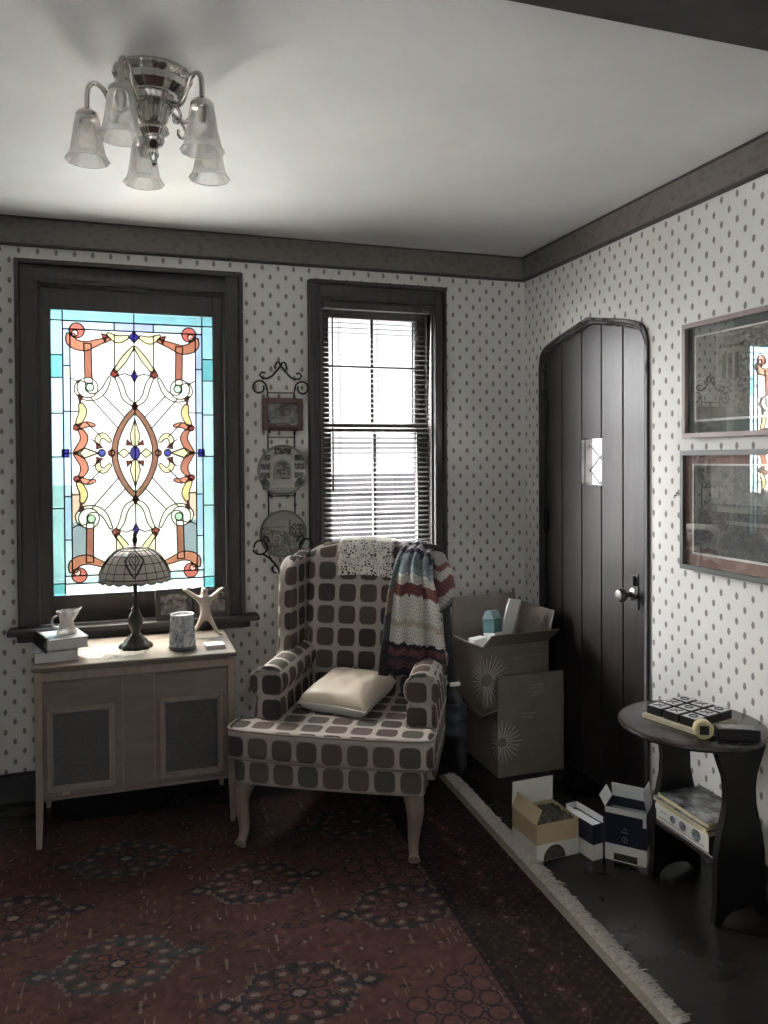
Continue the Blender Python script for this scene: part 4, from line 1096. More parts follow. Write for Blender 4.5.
# ------------------------------------------------------------------ wall rack, plates, photo
rk = thing('iron_plate_rack', 'black wrought iron scroll rack hanging between the two windows', 'plate rack', (-1.232,-.012,0))
b = MB()
def spiral(cx, cz, r0, r1, a0, a1, n=22): return [(cx+(r0+(r1-r0)*t)*math.cos(a0+(a1-a0)*t), 0, cz+(r0+(r1-r0)*t)*math.sin(a0+(a1-a0)*t)) for t in [k/n for k in range(n+1)]]
for s_ in (-1, 1):
    m_ = lambda pts: [(s_*p[0], p[1], p[2]) for p in pts]
    b.tube(m_([(0,0,1.822),(.006,0,1.835),(.016,0,1.838),(.024,0,1.828),(.027,0,1.808)]), .0044, 6)
    b.tube(m_([(0,0,1.822),(.018,0,1.800),(.040,0,1.775),(.062,0,1.762),(.084,0,1.764),(.096,0,1.778),(.086,0,1.790),(.070,0,1.788)]), .0044, 6)
    b.tube(m_(spiral(.098,1.722,.020,.034,-3.6,3.4)), .0042, 6)
    b.tube(m_([(.064,0,1.722),(.060,0,1.70),(.060,0,1.68),(.060,0,1.4),(.060,0,1.1),(.060,0,1.03)]), .0032, 6)
    b.tube(m_([(.060,-.002,1.03),(.064,-.030,1.035),(.072,-.040,1.052),(.084,-.040,1.060),(.090,-.040,1.046),(.084,-.040,1.025),(.072,-.036,1.008)]), .0042, 6)
    b.tube(m_([(p_[0], -.036, p_[2]) for p_ in spiral(.104,1.012,.034,.028,-.3,-6.4)]), .0042, 6)
    b.tube(m_([(.092,-.036,.980),(.066,-.034,.962),(.040,-.028,.935),(.020,-.018,.905),(.012,-.006,.880),(.0,-.002,.870)]), .0045, 6)
    b.tube(m_([(.036,-.026,.930),(.05,-.024,.915),(.045,-.02,.895),(.03,-.016,.89)]), .0036, 6)
for z in (1.70, 1.500, 1.235): b.tube([(-.06,0,z),(.06,0,z)], .0025, 6)
rack = b.build('scrollwork', M['iron'], rk, smooth=True)
for z in (1.242, .958, 1.526):
    for s_ in (-1, 1):
        b = MB(); b.tube([(s_*.058,0,z+.02),(s_*.058,-.006,z),(s_*.056,-.026,z-.008),(s_*.056,-.034,z+.006)], .0028, 6); b.build('hook', M['iron'], rk, smooth=True)
pf = thing('red_photo_frame', 'small reddish wooden photo frame at the top of the iron plate rack', 'photo frame', (-1.228,-.024,1.602))
RF = wood('red_brown_frame', (.085,.042,.038), (.12,.062,.055), .4, 'X', 10)
b = MB(); ring(b, -.092, .092, -.072, .072, .024, -.012, .006); b.box(-.08,.08,0,.006,-.06,.06); b.build('frame', RF, pf, bevel=.003)
def twop(X, Y, C):
    for cx in (.33, .66):
        q = np.hypot((X-cx)/.13, (Y-.38)/.2) < 1; C[q] = C[q]*.4+.02; q = np.hypot((X-cx)/.08, (Y-.42)/.14) < 1; C[q] = np.array([.16,.13,.12])
    return C
b_ = pattern_grid('photo', PM, lambda u_, v_: (-.068+u_*.136, -.003+0*u_, .048-v_*.096), photo(40, 56, 5, (.04,.038,.036), (.24,.23,.22), twop), pf)
CERM = attr_mat('glazed_china', .18)
def plate(name, z, r, fn, label, seed):
    t = thing(name, label, 'plate', (-1.232,-.028,z)); t.rotation_euler = (math.radians(4), 0, 0); t['group'] = 'plates on the iron rack'
    n = 120; X, Y = np.meshgrid(np.linspace(-1,1,n), np.linspace(1,-1,n)); C = fn(X, Y, seed)
    # round dish: map square to disc
    def pos(u_, v_):
        a, d = 2*u_-1, 1-2*v_
        x = a*np.sqrt(1-d*d/2); zz = d*np.sqrt(1-a*a/2); rr = np.hypot(x, zz)
        y = -.014*np.clip((rr-.62)/.38, 0, 1)**1.3
        return (x*r, y, zz*r)
    a, d = X, Y; x = a*np.sqrt(1-d*d/2); zz = d*np.sqrt(1-a*a/2); C = fn(x, zz, seed)
    o = pattern_grid('plate_face', CERM, pos, C, t)
    q = o.modifiers.new('thick', 'SOLIDIFY'); q.thickness = .004; q.offset = -1
    o.data.polygons.foreach_set('use_smooth', [True]*len(o.data.polygons))
    b = MB(); b.tube([(r*math.cos(2*PI*k/64), -.014, r*math.sin(2*PI*k/64)) for k in range(64)], .0022, 6, closed=True); b.build('rim', mat('plate_rim', (.16,.155,.15), .3), t, smooth=True)
def p1f(X, Y, sd):
    R_ = np.hypot(X, Y); n = vnoise(X+2, Y+2, 12, sd, 3); C = np.ones(X.shape+(3,))*np.array([.34,.33,.31])*(.85+.3*n[..., None])
    dk = np.array([.075,.072,.070]); md_ = np.array([.17,.165,.16])
    def p(mk, c): C[mk] = c
    p((R_ > .93), md_)
    arch_ = ((np.hypot(X, Y-.05) < .36) & (Y > .05)) | ((np.abs(X) < .36) & (Y <= .05) & (Y > -.38)); p(arch_, md_)
    a2 = ((np.hypot(X, Y-.05) < .29) & (Y > .05)) | ((np.abs(X) < .29) & (Y <= .05) & (Y > -.38)); p(a2 & (n > .5), dk); p(a2 & (n <= .5), np.array([.22,.21,.20]))
    for k in range(4):
        for sx_ in (-1, 1):
            cx, cy = sx_*.70, .5-k*.36; q = (np.abs(X-cx) < .20) & (np.abs(Y-cy) < .12) & (R_ < .93); p(q & (n > .42), dk); p(q & (n <= .42), md_)
    q = (np.abs(X) < .34) & (np.abs(Y-.76) < .13) & (R_ < .95); p(q & (n > .4), dk)
    for sx_ in (-1, 1): p(np.hypot(X-sx_*.72, Y+.48) < .15, dk*.5)
    q = (np.abs(X) < .5) & (Y < -.58) & (Y > -.72); p(q, np.array([.42,.41,.39]))
    return C
def p2f(X, Y, sd):
    R_ = np.hypot(X, Y); n = vnoise(X+2, Y+2, 9, sd, 4); n3 = vnoise(X+7, Y+2, 24, sd+3, 2)
    C = np.ones(X.shape+(3,))*np.array([.30,.295,.28])
    g_ = np.clip((n-.35)*2.5, 0, 1)[..., None]; low = (Y < .1-X*.2)
    C = C*(1-.55*g_*low[..., None]) ; q = low & (n3 > .58); C[q] = np.array([.10,.098,.092])
    q = (np.hypot(X-.62, Y-.1) < .34) & (n3 > .42); C[q] = np.array([.10,.10,.094])
    q = (np.abs(X-.3) < .03) & (Y > -.1) & (Y < .6); C[q] = np.array([.12,.12,.115])
    q = (Y < .32) & (Y > .25) & (X < .1); C[q] *= .7
    C[R_ > .94] = np.array([.16,.158,.15]); return C
plate('decorative_plate', 1.353, .112, p1f, 'grey china plate with an arched central picture, upper of two on the rack', 4)
plate('decorative_plate', 1.067, .105, p2f, 'pale china plate with a landscape, lower of two on the rack', 9)

# ------------------------------------------------------------------ framed prints on the right wall
def print_(name, z0, z1, y0, y1, fcol, matc, fn, label, fw=.017):
    t = thing(name, label, 'framed picture', (0,0,0)); t['group'] = 'framed prints on the right wall'
    al = .013; t.rotation_euler = (0,0,al); pv = Vector((-.001,y0,0)); t.location = pv-(Matrix.Rotation(al, 3, 'Z') @ pv)
    b = MB()
    def bx(ya, yb_, za, zb): b.box(-.024, -.002, ya, yb_, za, zb)
    bx(y0, y1, z1-fw, z1); bx(y0, y1, z0, z0+fw); bx(y0, y0+fw, z0+fw, z1-fw); bx(y1-fw, y1, z0+fw, z1-fw)
    b.build('frame', fcol, t, bevel=.002)
    b = MB(); b.box(-.010, -.003, y0+.005, y1-.005, z0+.005, z1-.005); b.build('mat_board', matc, t)
    mw = .052; b = MB(); b.box(-.0115, -.010, y0+mw, y1-mw, z0+mw+.004, z1-mw+.006); b.build('paper_margin', mat('white_margin_'+name, (.66,.65,.63), .8), t)
    ny_, nz_ = 170, 100; X, Y = np.meshgrid(np.linspace(0,1,ny_), np.linspace(0,1,nz_)); C_ = fn(X, Y)
    C_ = np.clip(C_, .012, .6)
    pattern_grid('print', PM2, lambda u_, v_: (-.0122+0*u_, (y1-mw-.008)-u_*(y1-y0-2*mw-.016), (z1-mw)-v_*(z1-z0-2*mw-.012)), C_, t)
    b = MB(); b.add([(-.016,y0+.01,z0+.01),(-.016,y1-.01,z0+.01),(-.016,y1-.01,z1-.01),(-.016,y0+.01,z1-.01)], [(0,1,2,3)]); b.build('glass', M['pic_glass'], t)
PM2 = attr_mat('engraving', .8, .2)
def en1(X, Y):
    n = vnoise(X+1, Y+1, 9, 31, 4)[..., None]; n3 = vnoise(X+4, Y+1, 45, 12, 2)[..., None]
    C = np.array([.14,.135,.12])+.5*n*(n3-.32); 
    q = (X > .24) & (X < .42) & (Y > .16) & (Y < .55); C[q] = C[q]*.6+np.array([.20,.18,.15])*.6
    for k in range(3):
        q = (np.abs(X-.27-.06*k) < .018) & (Y > .26) & (Y < .55); C[q] *= .45
    q = (Y > .16) & (Y < .19) & (X > .22) & (X < .45); C[q] *= .5
    q = (Y > .72); C[q] = C[q]*.7+np.array([.16,.145,.125])*.5
    q = (Y < .5) & (X < .2); C[q] *= .75
    q = (n3[..., 0] > .6) & (Y > .5) & (Y < .78); C[q] = C[q]*.5+.12
    return C
def en2(X, Y):
    n = vnoise(X+3, Y+1, 8, 41, 4)[..., None]; n3 = vnoise(X+4, Y+1, 50, 22, 2)[..., None]
    C = np.array([.10,.10,.095])+.5*n*(n3-.35)
    q = (Y < .42) & (X > .16); C[q] = C[q]*.5+np.array([.15,.148,.14])
    q = (X < .16) & (n3[..., 0] > .45); C[q] *= .5
    q = (Y > .5) & (n3[..., 0] > .52); C[q] = C[q]*.4+.015
    q = (np.abs(Y-.48) < .03) & (X > .22) & (X < .5); C[q] = np.array([.22,.215,.2])
    q = (np.abs(Y-.62) < .02) & (X > .3); C[q] = np.array([.19,.185,.18]); return C
print_('framed_print', 1.466, 1.866, -1.82, -1.212, mat('mauve_frame', (.23,.165,.155), .45), mat('grey_green_mat', (.10,.115,.105), .85), en1, 'upper of two framed engravings on the right wall, mauve frame and grey green mat')
print_('framed_print', 1.005, 1.423, -1.82, -1.202, mat('grey_frame', (.055,.062,.062), .4), mat('mauve_mat', (.24,.155,.135), .85), en2, 'lower of two framed engravings on the right wall, dark grey frame and rosy mat')
b = MB(); b.lathe([(0,0),(.004,0),(.003,.01),(.005,.014),(0,.016)], n=10); 
b = MB(); b.M = Matrix.Translation((0,-1.150,1.262)) @ Matrix.Scale(.65, 4) @ Matrix.Translation((0,1.142,-1.262)); b.tube([(-.0005,-1.142,1.262),(-.016,-1.142,1.262),(-.020,-1.142,1.256)], .0028, 6); b.tube([(-.018,-1.142,1.262),(-.018,-1.150,1.252),(-.018,-1.142,1.244),(-.018,-1.134,1.250)], .002, 6); b.box(-.003,0,-1.148,-1.136,1.268,1.278)
tag(b.build('picture_hook', M['iron']), 'tiny black hook on the wallpaper just left of the lower framed print', 'hook')

# ------------------------------------------------------------------ ceiling light
NK = mat('polished_nickel', (.55,.53,.50), .16, metal=1.0)
cl = thing('ceiling_light', 'five-armed polished metal ceiling light with bell shaped glass shades', 'ceiling light', (-1.824,-1.405,H))
b = MB(); b.lathe([(0,0),(.098,0),(.101,-.008),(.096,-.018),(.088,-.024),(.085,-.040),(.070,-.050),(.062,-.056),(.060,-.070),(.050,-.086),(.042,-.096),(.036,-.118),(.028,-.128),(.038,-.138),(.040,-.148),(.030,-.160)], n=100, lobes=20, amp=.012); b.build('canopy', NK, cl, smooth=True)
b = MB(); b.lathe([(.028,-.156),(.030,-.168),(.022,-.182),(.010,-.190),(.013,-.198),(.014,-.208),(.006,-.224),(.008,-.229),(0,-.238)], n=24); b.build('finial', NK, cl, smooth=True)
SG_ = bpy.data.materials.new('etched_shade_glass'); SG_.use_nodes = True; g = G(SG_); pb = g.b
pb.inputs['Base Color'].default_value = (.86,.85,.83,1); pb.inputs['Roughness'].default_value = .12; pb.inputs['Specular IOR Level'].default_value = .6
trn = g.new('ShaderNodeBsdfTransparent'); trn.inputs[0].default_value = (.93,.92,.91,1); mx = g.new('ShaderNodeMixShader'); lw = g.new('ShaderNodeLayerWeight'); lw.inputs[0].default_value = .45
wv = g.noise(g.obj(), 60, 3); fac = g.math('ADD', g.math('MULTIPLY', lw.outputs['Facing'], .55), g.math('ADD', .05, g.math('MULTIPLY', wv, .14)), clamp=True)
g.link(fac, mx.inputs[0]); g.link(trn.outputs[0], mx.inputs[1]); g.link(pb.outputs[0], mx.inputs[2]); g.link(mx.outputs[0], SG_.node_tree.nodes['Material Output'].inputs[0])
RA = .164
for ang in (43.5+72*k_ for k_ in range(5)):
    t = math.radians(ang)-yaw; c_, s_ = math.cos(t), math.sin(t)
    P = lambda r, z: (r*c_, r*s_, z)
    b = MB(); pts = smooth2([P(.055,-.085), P(.085,-.100), P(.105,-.088), P(.118,-.050), P(.140,-.028), P(.160,-.036), P(RA,-.062), P(RA,-.098)], 2)
    b.tube(pts, .0065, 10)
    b.tube(smooth2([P(.075,-.094), P(.095,-.120), P(.088,-.142), P(.070,-.138), P(.072,-.122)], 2), .0042, 8)
    arm_ = b.build('arm', NK, cl, smooth=True)
    b = MB(); b.lathe([(.008,-.094),(.014,-.098),(.024,-.106),(.029,-.112),(.029,-.124),(.026,-.126)], (RA*c_, RA*s_, 0), n=28); b.build('shade_holder', NK, arm_, smooth=True)
    b = MB(); b.lathe([(.011,-.115),(.013,-.135),(.008,-.158),(0,-.164)], (RA*c_, RA*s_, 0), n=16); b.build('bulb', mat('unlit_bulb', (.55,.53,.5), .2), arm_, smooth=True)
    b = MB(); b.lathe([(.026,-.118),(.030,-.124),(.033,-.138),(.0355,-.160),(.039,-.185),(.043,-.206),(.051,-.222),(.055,-.227),(.0535,-.2295),(.049,-.2250),(.041,-.208),(.0370,-.186),(.0335,-.160),(.031,-.138),(.026,-.122)], (RA*c_, RA*s_, 0), n=64, lobes=12, amp=.012, closed=True)
    b.build('glass_shade', SG_, cl, smooth=True)

# ------------------------------------------------------------------ cartons
def card(name, k=1.0): 
    return noisy(name, tuple(q*k for q in (.185,.160,.135)), tuple(q*k for q in (.215,.186,.158)), .8, 20, .05)
CB = card('cardboard'); CBI = card('cardboard_inside', 1.15)
INK = mat('white_print', (.62,.60,.57), .8); INK2 = mat('grey_print', (.30,.28,.26), .8)
def panel(b, p0, e1, e2, th=.004, mi=0):
    p0, e1, e2 = Vector(p0), Vector(e1), Vector(e2); n = e1.cross(e2).normalized()*th
    v = [p0, p0+e1, p0+e1+e2, p0+e2]; v += [q+n for q in v]
    b.add([tuple(q) for q in v], [(3,2,1,0),(4,5,6,7),(0,1,5,4),(1,2,6,5),(2,3,7,6),(3,0,4,7)], mi)
def carton(name, loc, rz, W_, D_, H_, flaps, label):
    """origin at the corner nearest the camera; x along the front, y to the back"""
    t = thing(name, label, 'box', loc, rz, 'cardboard cartons in the corner')
    b = MB(); th = .004
    b.box(0,W_,0,th,0,H_); b.box(0,W_,D_-th,D_,0,H_); b.box(0,th,th,D_-th,0,H_); b.box(W_-th,W_,th,D_-th,0,H_); b.box(th,W_-th,th,D_-th,0,th)
    b.build('carton_body', CB, t)
    for kind, a, l in flaps:
        b = MB(); ca, sa = math.cos(a), math.sin(a); i = .004
        if kind == 'front': panel(b, (0,0,H_), (W_,0,0), (0,-l*ca,l*sa))
        if kind == 'back': panel(b, (W_,D_,H_), (-W_,0,0), (0,l*ca,l*sa))
        if kind == 'left': panel(b, (0,D_,H_), (0,-D_,0), (-l*ca,0,l*sa))
        if kind == 'right': panel(b, (W_,0,H_), (0,D_,0), (l*ca,0,l*sa))
        b.build('flap', CBI if kind in ('back','right') else CB, t)
    return t
def burst(t, face_pts, r0, r1, n=24, jitter=.12):
    """sunburst of tapering rays wrapped over the front-left edge; u<0 runs down the left face, u>0 along the front"""
    b = MB(); cu, cz = face_pts; rr = random.Random(3)
    def map_(u, z): return (u, -.0012, z) if u >= 0 else (-.0012, -u, z)
    for k in range(n):
        a = 2*PI*k/n; L0 = r0; L1 = r1*(1-jitter*rr.random()); wd = .0042
        for s0, s1 in ((0,.5),(.5,1)):
            q0, q1 = L0+(L1-L0)*s0, L0+(L1-L0)*s1
            w0 = wd*(.5+.5*math.sin(PI*min(1, s0+.15))); w1 = wd*(.5+.5*math.sin(PI*min(1, s1+.0)))*.9+.0004
            pts = [(cu+q0*math.cos(a)-w0*math.sin(a)/2, cz+q0*math.sin(a)+w0*math.cos(a)/2), (cu+q0*math.cos(a)+w0*math.sin(a)/2, cz+q0*math.sin(a)-w0*math.cos(a)/2),
                   (cu+q1*math.cos(a)+w1*math.sin(a)/2, cz+q1*math.sin(a)-w1*math.cos(a)/2), (cu+q1*math.cos(a)-w1*math.sin(a)/2, cz+q1*math.sin(a)+w1*math.cos(a)/2)]
            sg = [p_[0] >= 0 for p_ in pts]
            if all(sg) or not any(sg): b.add([map_(*p_) for p_ in pts], [(0,1,2,3)])
            else:
                for pos in (True, False):
                    cl_ = [((max(p_[0], 0) if pos else min(p_[0], -1e-5)), p_[1]) for p_ in pts]; b.add([map_(*p_) for p_ in cl_], [(0,1,2,3)])
    b.build('sunburst_print', INK, t)
D2 = math.radians
c1 = carton('carton', (-.366,-.432,0), 0, .327, .39, .300, [('front', D2(93), .145), ('left', D2(-14), .085)], 'closed-in lower cardboard carton with a white sunburst print, standing on the floor')
burst(c1, (.02, .155), .022, .098)
c2 = carton('carton', (-.430,-.412,.303), D2(5), .345, .265, .272, [('front', D2(40), .105), ('left', D2(23), .055), ('back', D2(86), .175), ('right', D2(77), .135)], 'open upper cardboard carton with flaps up, stacked on the lower one')
burst(c2, (.022, .125), .028, .115, 28)
b = MB(); b.box(0,.327,.004,.39,.296,.300); b.build('closed_flap', CB, c1)
b = MB()
for z0, x0, x1 in ((.392,.14,.225),(.378,.15,.22),(.362,.14,.225),(.350,.16,.215)): b.box(x0, x1, -.0052, -.0040, z0, z0+.007)
b.build('printed_label', INK2, c1)
b = MB()
for z0, x0, x1 in ((.268,.10,.19),(.252,.12,.17)): b.box(x0, x1, -.0052, -.0040, z0, z0+.006)
b.build('printed_label', INK2, c1)
b = MB(); b.box(.155,.20,-.0018,-.0006,.20,.206); ring(b, .12, .325, .12, .215, .0015, -.0016, -.0006); b.build('printed_label', INK2, c2)
# contents of the open carton
tb_ = lambda *p: c2.matrix_basis @ Vector(p)
from mathutils import Euler
def small_box(name, c, size, rot, mats, label, cat='box', split=None, group=None):
    t = thing(name, label, cat, c, 0, group); t.rotation_euler = rot
    a, d, h = size
    b = MB()
    if split:
        b.box(-a/2,a/2,-d/2,d/2,0,h*split); b.cur = 1; b.box(-a/2,a/2,-d/2,d/2,h*split,h)
    else: b.box(-a/2,a/2,-d/2,d/2,0,h)
    b.build('box_body', mats, t, bevel=.0015)
    return t
bpy.context.view_layer.update()
C2M = Matrix.Translation((-.430,-.412,.303)) @ Matrix.Rotation(D2(5), 4, 'Z')
q = lambda x, y, z: C2M @ Vector((x, y, z))
WHT = mat('white_card', (.80,.81,.81), .55); TEAL = mat('teal_card', (.055,.15,.16), .45); 
def contents():
    t = small_box('teal_carton', q(.130,.115,.20), (.080,.058,.165), (D2(-6),D2(4),D2(38)), [WHT, TEAL], 'upright white and teal product box with a tucked top inside the open carton', split=.62)
    b = MB(); b.prism([(-.029,.165),(.029,.165),(.012,.200),(-.012,.200)], -.040, .040, 'x'); b.build('gable_top', mat('pale_teal_card', (.24,.36,.37), .5), t)
    small_box('white_carton', q(.205,.165,.22), (.065,.012,.23), (D2(10),D2(10),D2(10)), [WHT], 'tall slim white carton sticking up behind the teal box')
    small_box('white_carton', q(.048,.105,.13), (.068,.05,.160), (0,D2(-4),D2(10)), [WHT], 'pale flat white box at the front left inside the open carton')
    small_box('white_carton', q(.245,.218,.10), (.085,.05,.24), (D2(0),D2(3),D2(-6)), [mat('grey_white_card', (.40,.38,.37), .6)], 'greyish white box at the right inside the open carton')
    t = thing('packing_paper', 'crumpled white packing paper filling the open carton', 'paper', (0,0,0)); 
    bpy.data.objects.remove(t)
    b = MB(); b.grid(lambda u, v: tuple(q(.010+u*.325, .010+v*.245, .20+.055*noise.noise(Vector((u*5, v*5, 1)))+.02*noise.noise(Vector((u*16, v*16, 4))))), 30, 30)
    tag(b.build('packing_paper', mat('white_tissue', (.55,.54,.52), .9), smooth=False), 'crumpled white packing paper filling the open carton', 'paper')
contents()

# ------------------------------------------------------------------ small product boxes on the floor
def prod(name, loc, rz, W_, D_, H_, low, mlow, mtop, flaps, label, inner, cut=None, fill=.82):
    t = thing(name, label, 'box', loc, rz, 'small product boxes on the floor')
    th = .0022
    def shell(z0, z1, mats, nm):
        b = MB(); b.box(0,W_,0,th,z0,z1); b.box(0,W_,D_-th,D_,z0,z1); b.box(0,th,th,D_-th,z0,z1); b.box(W_-th,W_,th,D_-th,z0,z1); b.build(nm, mats, t)
    shell(0, low, mlow, 'lower_body'); shell(low, H_, mtop, 'upper_body')
    b = MB(); b.box(th, W_-th, th, D_-th, .001, H_*fill); b.build('inner_tray', inner, t)
    for kind, a, l, m_ in flaps:
        b = MB(); ca, sa = math.cos(a), math.sin(a)
        if kind == 'front': panel(b, (0,0,H_), (W_,0,0), (0,-l*ca,l*sa), .0015)
        if kind == 'back': panel(b, (W_,D_,H_), (-W_,0,0), (0,l*ca,l*sa), .0015)
        if kind == 'left': panel(b, (0,D_,H_), (0,-D_,0), (-l*ca,0,l*sa), .0015)
        if kind == 'right': panel(b, (W_,0,H_), (0,D_,0), (l*ca,0,l*sa), .0015)
        b.build('flap', m_, t)
    if cut:
        b = MB(); b.prism(cut, -.0012, -.0002, 'y'); b.build('cut_out', noisy('dark_inside_'+name, (.02,.018,.016), (.14,.12,.10), .8, 150), t)
    return t
TAN = mat('tan_card', (.52,.41,.26), .6); NAVY = mat('navy_card', (.014,.018,.038), .42); CRM = mat('off_white_card', (.74,.72,.69), .65)
half = [(.072+.045*math.cos(PI*k/12), .002+.048*math.sin(PI*k/12)) for k in range(13)]
foil = noisy('dark_crumpled_wrap', (.02,.018,.016), (.12,.10,.085), .35, 55, .8, .01)
pa = prod('product_box', (-.563,-1.126,0), D2(3), .172, .165, .128, .058, CRM, TAN, [('back', D2(92), .090, CRM), ('left', D2(115), .055, TAN)], 'open tan and white box with its lid standing up, beside the rug fringe', foil, half)
b = MB(); b.grid(lambda u, v: (.006+.16*u, .006+.15*v, .108+.035*abs(noise.noise(Vector((u*7, v*7, 2))))+.02*math.sin(PI*u)*math.sin(PI*v)), 22, 22); b.build('wrapped_contents', foil, pa)
WHG = mat('bright_white_card', (.78,.80,.82), .5)
pb_ = prod('product_box', (-.374,-1.180,0), D2(8), .044, .140, .124, .055, CRM, NAVY, [('right', D2(88), .022, WHT), ('left', D2(125), .016, WHG), ('back', D2(80), .02, WHG)], 'narrow navy and white box with a bright white inside, between the two larger boxes', WHG, fill=.97)
pcx = prod('product_box', (-.322,-1.176,0), D2(-48), .140, .10, .185, .058, CRM, NAVY, [('back', D2(100), .05, WHT), ('right', D2(100), .075, WHT), ('left', D2(60), .04, WHT), ], 'wider open navy and white box with raised flaps, nearest the side table', mat('pale_green_tissue', (.36,.42,.38), .9), [(.03,.004),(.110,.004),(.110,.028),(.03,.028)])
b = MB(); b.box(0,.140,-.0016,-.0002,.165,.185); b.box(.128,.140,-.0016,-.0002,.135,.165); b.build('white_edge', CRM, pcx)
b = MB(); b.tube([(.067+.009*math.cos(2*PI*k/20), -.001, .080+.009*math.sin(2*PI*k/20)) for k in range(20)], .0010, 5, closed=True); b.tube([(.067,-.001,.074),(.067,-.001,.088)], .001, 5); b.tube([(.062,-.001,.112),(.067,-.001,.120),(.072,-.001,.112)], .001, 5); b.box(.054,.080,-.001,-.0002,.104,.106); b.build('emblem', mat('grey_emblem', (.22,.23,.28), .6), pcx)

# ------------------------------------------------------------------ side table
TB = wood('near_black_table_wood', (.030,.023,.022), (.050,.040,.038), .25, 'Y', 8, bump=.04)
TBL = mat('black_table_base', (.006,.005,.005), .4)
st = thing('side_table', 'dark wooden side table with trestle ends and a lower shelf against the right wall', 'table', (-.225,-1.50,0))
b = MB(); b.lathe([(0,.552),(.205,.552),(.214,.555),(.218,.562),(.216,.569),(.208,.573),(0,.573)], n=72)
b.v = [(x, y*1.05, z) for x, y, z in b.v]; b.build('table_top', TB, st, smooth=True, angle=30)
def trestle(y):
    h = []
    pts = [(.100,.551),(.100,.545),(.092,.520),(.076,.480),(.060,.440),(.054,.400),(.056,.350),(.068,.300),(.080,.250),(.088,.20),(.092,.12),(.092,.06),(.098,.02),(.098,0),(.070,0),(.060,.018),(.035,.032),(0,.036)]
    poly = [(x, z) for x, z in pts]+[(-x, z) for x, z in pts[::-1][1:]]
    b = MB(); b.prism([(x+.076, z) for x, z in poly], y-.012, y+.012, 'y'); b.build('leg', TBL, st, bevel=.002)
trestle(-.118); trestle(.175)
b = MB(); b.box(-.012,.166,-.106,.163,.178,.196); b.build('shelf', TB, st, bevel=.003)
b = MB(); b.box(.066,.086,-.106,.163,.52,.55); b.build('stretcher', TBL, st)
TZ = .573
# items on the table: game board with nine tiles
def tz(x, y, z=TZ): return (x, y, z)
gb = thing('game_board', 'beige wooden tray of the noughts and crosses game on the side table', 'board game', (-.228,-1.492,TZ), D2(14))
b = MB(); b.box(-.100,.100,-.100,.100,0,.016); b.build('tray', wood('beige_board', (.34,.29,.22), (.44,.38,.30), .5, 'X', 10), gb, bevel=.003)
BLK = mat('black_tile', (.008,.008,.008), .35); SIL = mat('silver_inlay', (.50,.51,.52), .3)
k = 0
marks = 'OXXXOXOXO'
GM = Matrix.Translation((-.228,-1.492,TZ)) @ Matrix.Rotation(D2(14), 4, 'Z')
proto = {}
for i in range(3):
    for j in range(3):
        mk = marks[i*3+j]; x, y = -.062+.062*i, -.062+.062*j; loc = GM @ Vector((x, y, .016))
        row = ('front','middle','back')[j]; col_ = ('left','middle','right')[i]
        lab = 'black game tile with a silver %s, %s row, %s column of the board' % ('ring' if mk == 'O' else 'cross', row, col_)
        if mk in proto:
            o = proto[mk].copy(); COL.objects.link(o)
            for ch in proto[mk].children: c_ = ch.copy(); COL.objects.link(c_); c_.parent = o
        else:
            o = thing('game_tile', '', 'game tile'); proto[mk] = o
            b = MB(); b.box(-.0275,.0275,-.0275,.0275,0,.026); b.build('tile_block', BLK, o, bevel=.002)
            b = MB(); ring_w = .021
            b.box(-.023,.023,-.023,.023,.026,.0265)
            b.build('inlay', SIL, o)
            b = MB()
            if mk == 'O': b.tube([(.012*math.cos(2*PI*q_/24), .012*math.sin(2*PI*q_/24), .0268) for q_ in range(24)], .0028, 6, closed=True)
            else: b.tube([(-.014,-.014,.0268),(.014,.014,.0268)], .0025, 6); b.tube([(-.014,.014,.0268),(.014,-.014,.0268)], .0025, 6)
            b.build('mark', mat('mark_'+mk, (.10,.10,.105), .4), o)
        o.location = loc; o.rotation_euler = (0,0,D2(14)); o['label'] = lab; o['group'] = 'tiles of the noughts and crosses game'
# tape measure and dark box
tm = thing('tape_measure', 'rounded pale yellow tape measure with a black face at the front of the side table', 'tape measure', (-.296,-1.636,TZ+.028), D2(-28))
b = MB(); b.M = Matrix.Rotation(PI/2, 4, 'X'); b.lathe([(0,-.017),(.022,-.017),(.027,-.013),(.028,0),(.027,.013),(.022,.017),(0,.017)], n=32); b.build('case', mat('cream_yellow_case', (.55,.47,.27), .4), tm, smooth=True, angle=30)
b = MB(); b.M = Matrix.Rotation(PI/2, 4, 'X'); b.box(-.013,.013,-.012,.014,.0168,.0182); b.build('label', BLK, tm)
b = MB(); b.box(.018,.034,-.010,.010,-.028,-.016); b.build('tape_mouth', BLK, tm, bevel=.002)
db = thing('dark_case', 'low black case with a grey lid lying behind the tape measure on the side table', 'case', (-.200,-1.672,TZ), D2(-28))
b = MB(); b.box(-.062,.055,-.026,.026,0,.034); b.build('case_body', mat('black_case', (.010,.009,.010), .4), db, bevel=.003)
b = MB(); b.box(-.050,.044,-.020,.020,.034,.0352); b.build('lid_panel', mat('grey_lid', (.16,.15,.145), .25), db)

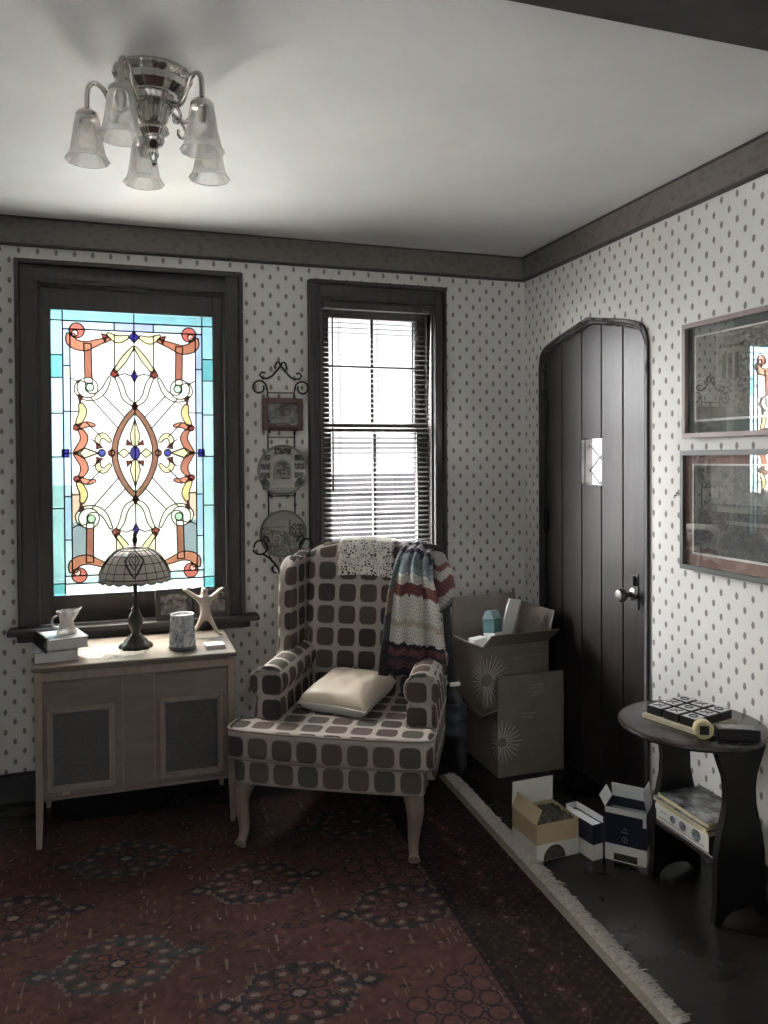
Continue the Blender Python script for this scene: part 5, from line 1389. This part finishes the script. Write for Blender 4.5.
# books on the lower shelf
def shelf_stack():
    z = .196; rot_ = D2(0)
    t = thing('boxed_book', 'thick white boxed book with three round pictures on its side, on the lower shelf', 'book', (-.232,-1.585,z), 0, 'books and magazines on the table shelf')
    b = MB(); b.box(0,.165,0,.255,0,.052); b.build('slipcase', mat('white_slipcase', (.62,.61,.60), .5), t, bevel=.002)
    rpm = noisy('round_picture_ink', (.04,.045,.055), (.22,.24,.28), .5, 60, 0)
    for k, (y, r) in enumerate(((.165,.013),(.118,.016),(.055,.020))):
        b = MB(); b.prism([(y+r*1.0*math.cos(2*PI*q_/20), .032+r*math.sin(2*PI*q_/20)*.9) for q_ in range(20)], -.0012, -.0002, 'x'); b.build('round_picture', rpm, t)
    b = MB()
    for y0, y1, zz in ((.195,.225,.034),(.10,.235,.012),(.02,.09,.010)): b.box(-.0012, -.0002, y0, y1, zz, zz+.004)
    b.build('spine_text', INK2, t)
    b = MB(); b.box(.0,.165,-.0012,-.0002,.0,.052); b.build('dark_end', mat('dark_box_end', (.03,.03,.032), .3), t)
    z += .052
    cols = [((.10,.085,.06),(.50,.43,.27)), ((.08,.08,.085),(.42,.38,.28)), ((.02,.02,.022),(.30,.30,.31))]
    for k in range(3):
        dx, dy = [(.002,.004),(-.002,.008),(.003,.002)][k]; h = (.012,.011,.013)[k]
        t = thing('magazine', ['thick magazine with yellowed edges directly on the white boxed book', 'middle magazine of the three with yellowed edges on the shelf', 'topmost magazine with a dark glossy picture cover on the table shelf'][k], 'magazine', (-.232+dx,-1.583+dy,z), D2((0,1.2,-1)[k]), 'books and magazines on the table shelf')
        b = MB(); b.box(0,.170,0,.245,0,h-.0016); b.build('pages', noisy('yellow_pages_%s' % 'abc'[k], (.50,.42,.26), (.62,.54,.36), .8, 200, .3), t)
        b = MB(); b.box(-.001,.171,-.001,.246,h-.0016,h); m = noisy('magazine_cover_%s' % 'abc'[k], (.012,.013,.015), (.30,.31,.33), .2, 16, 0)
        b.build('cover', m, t); z += h
shelf_stack()
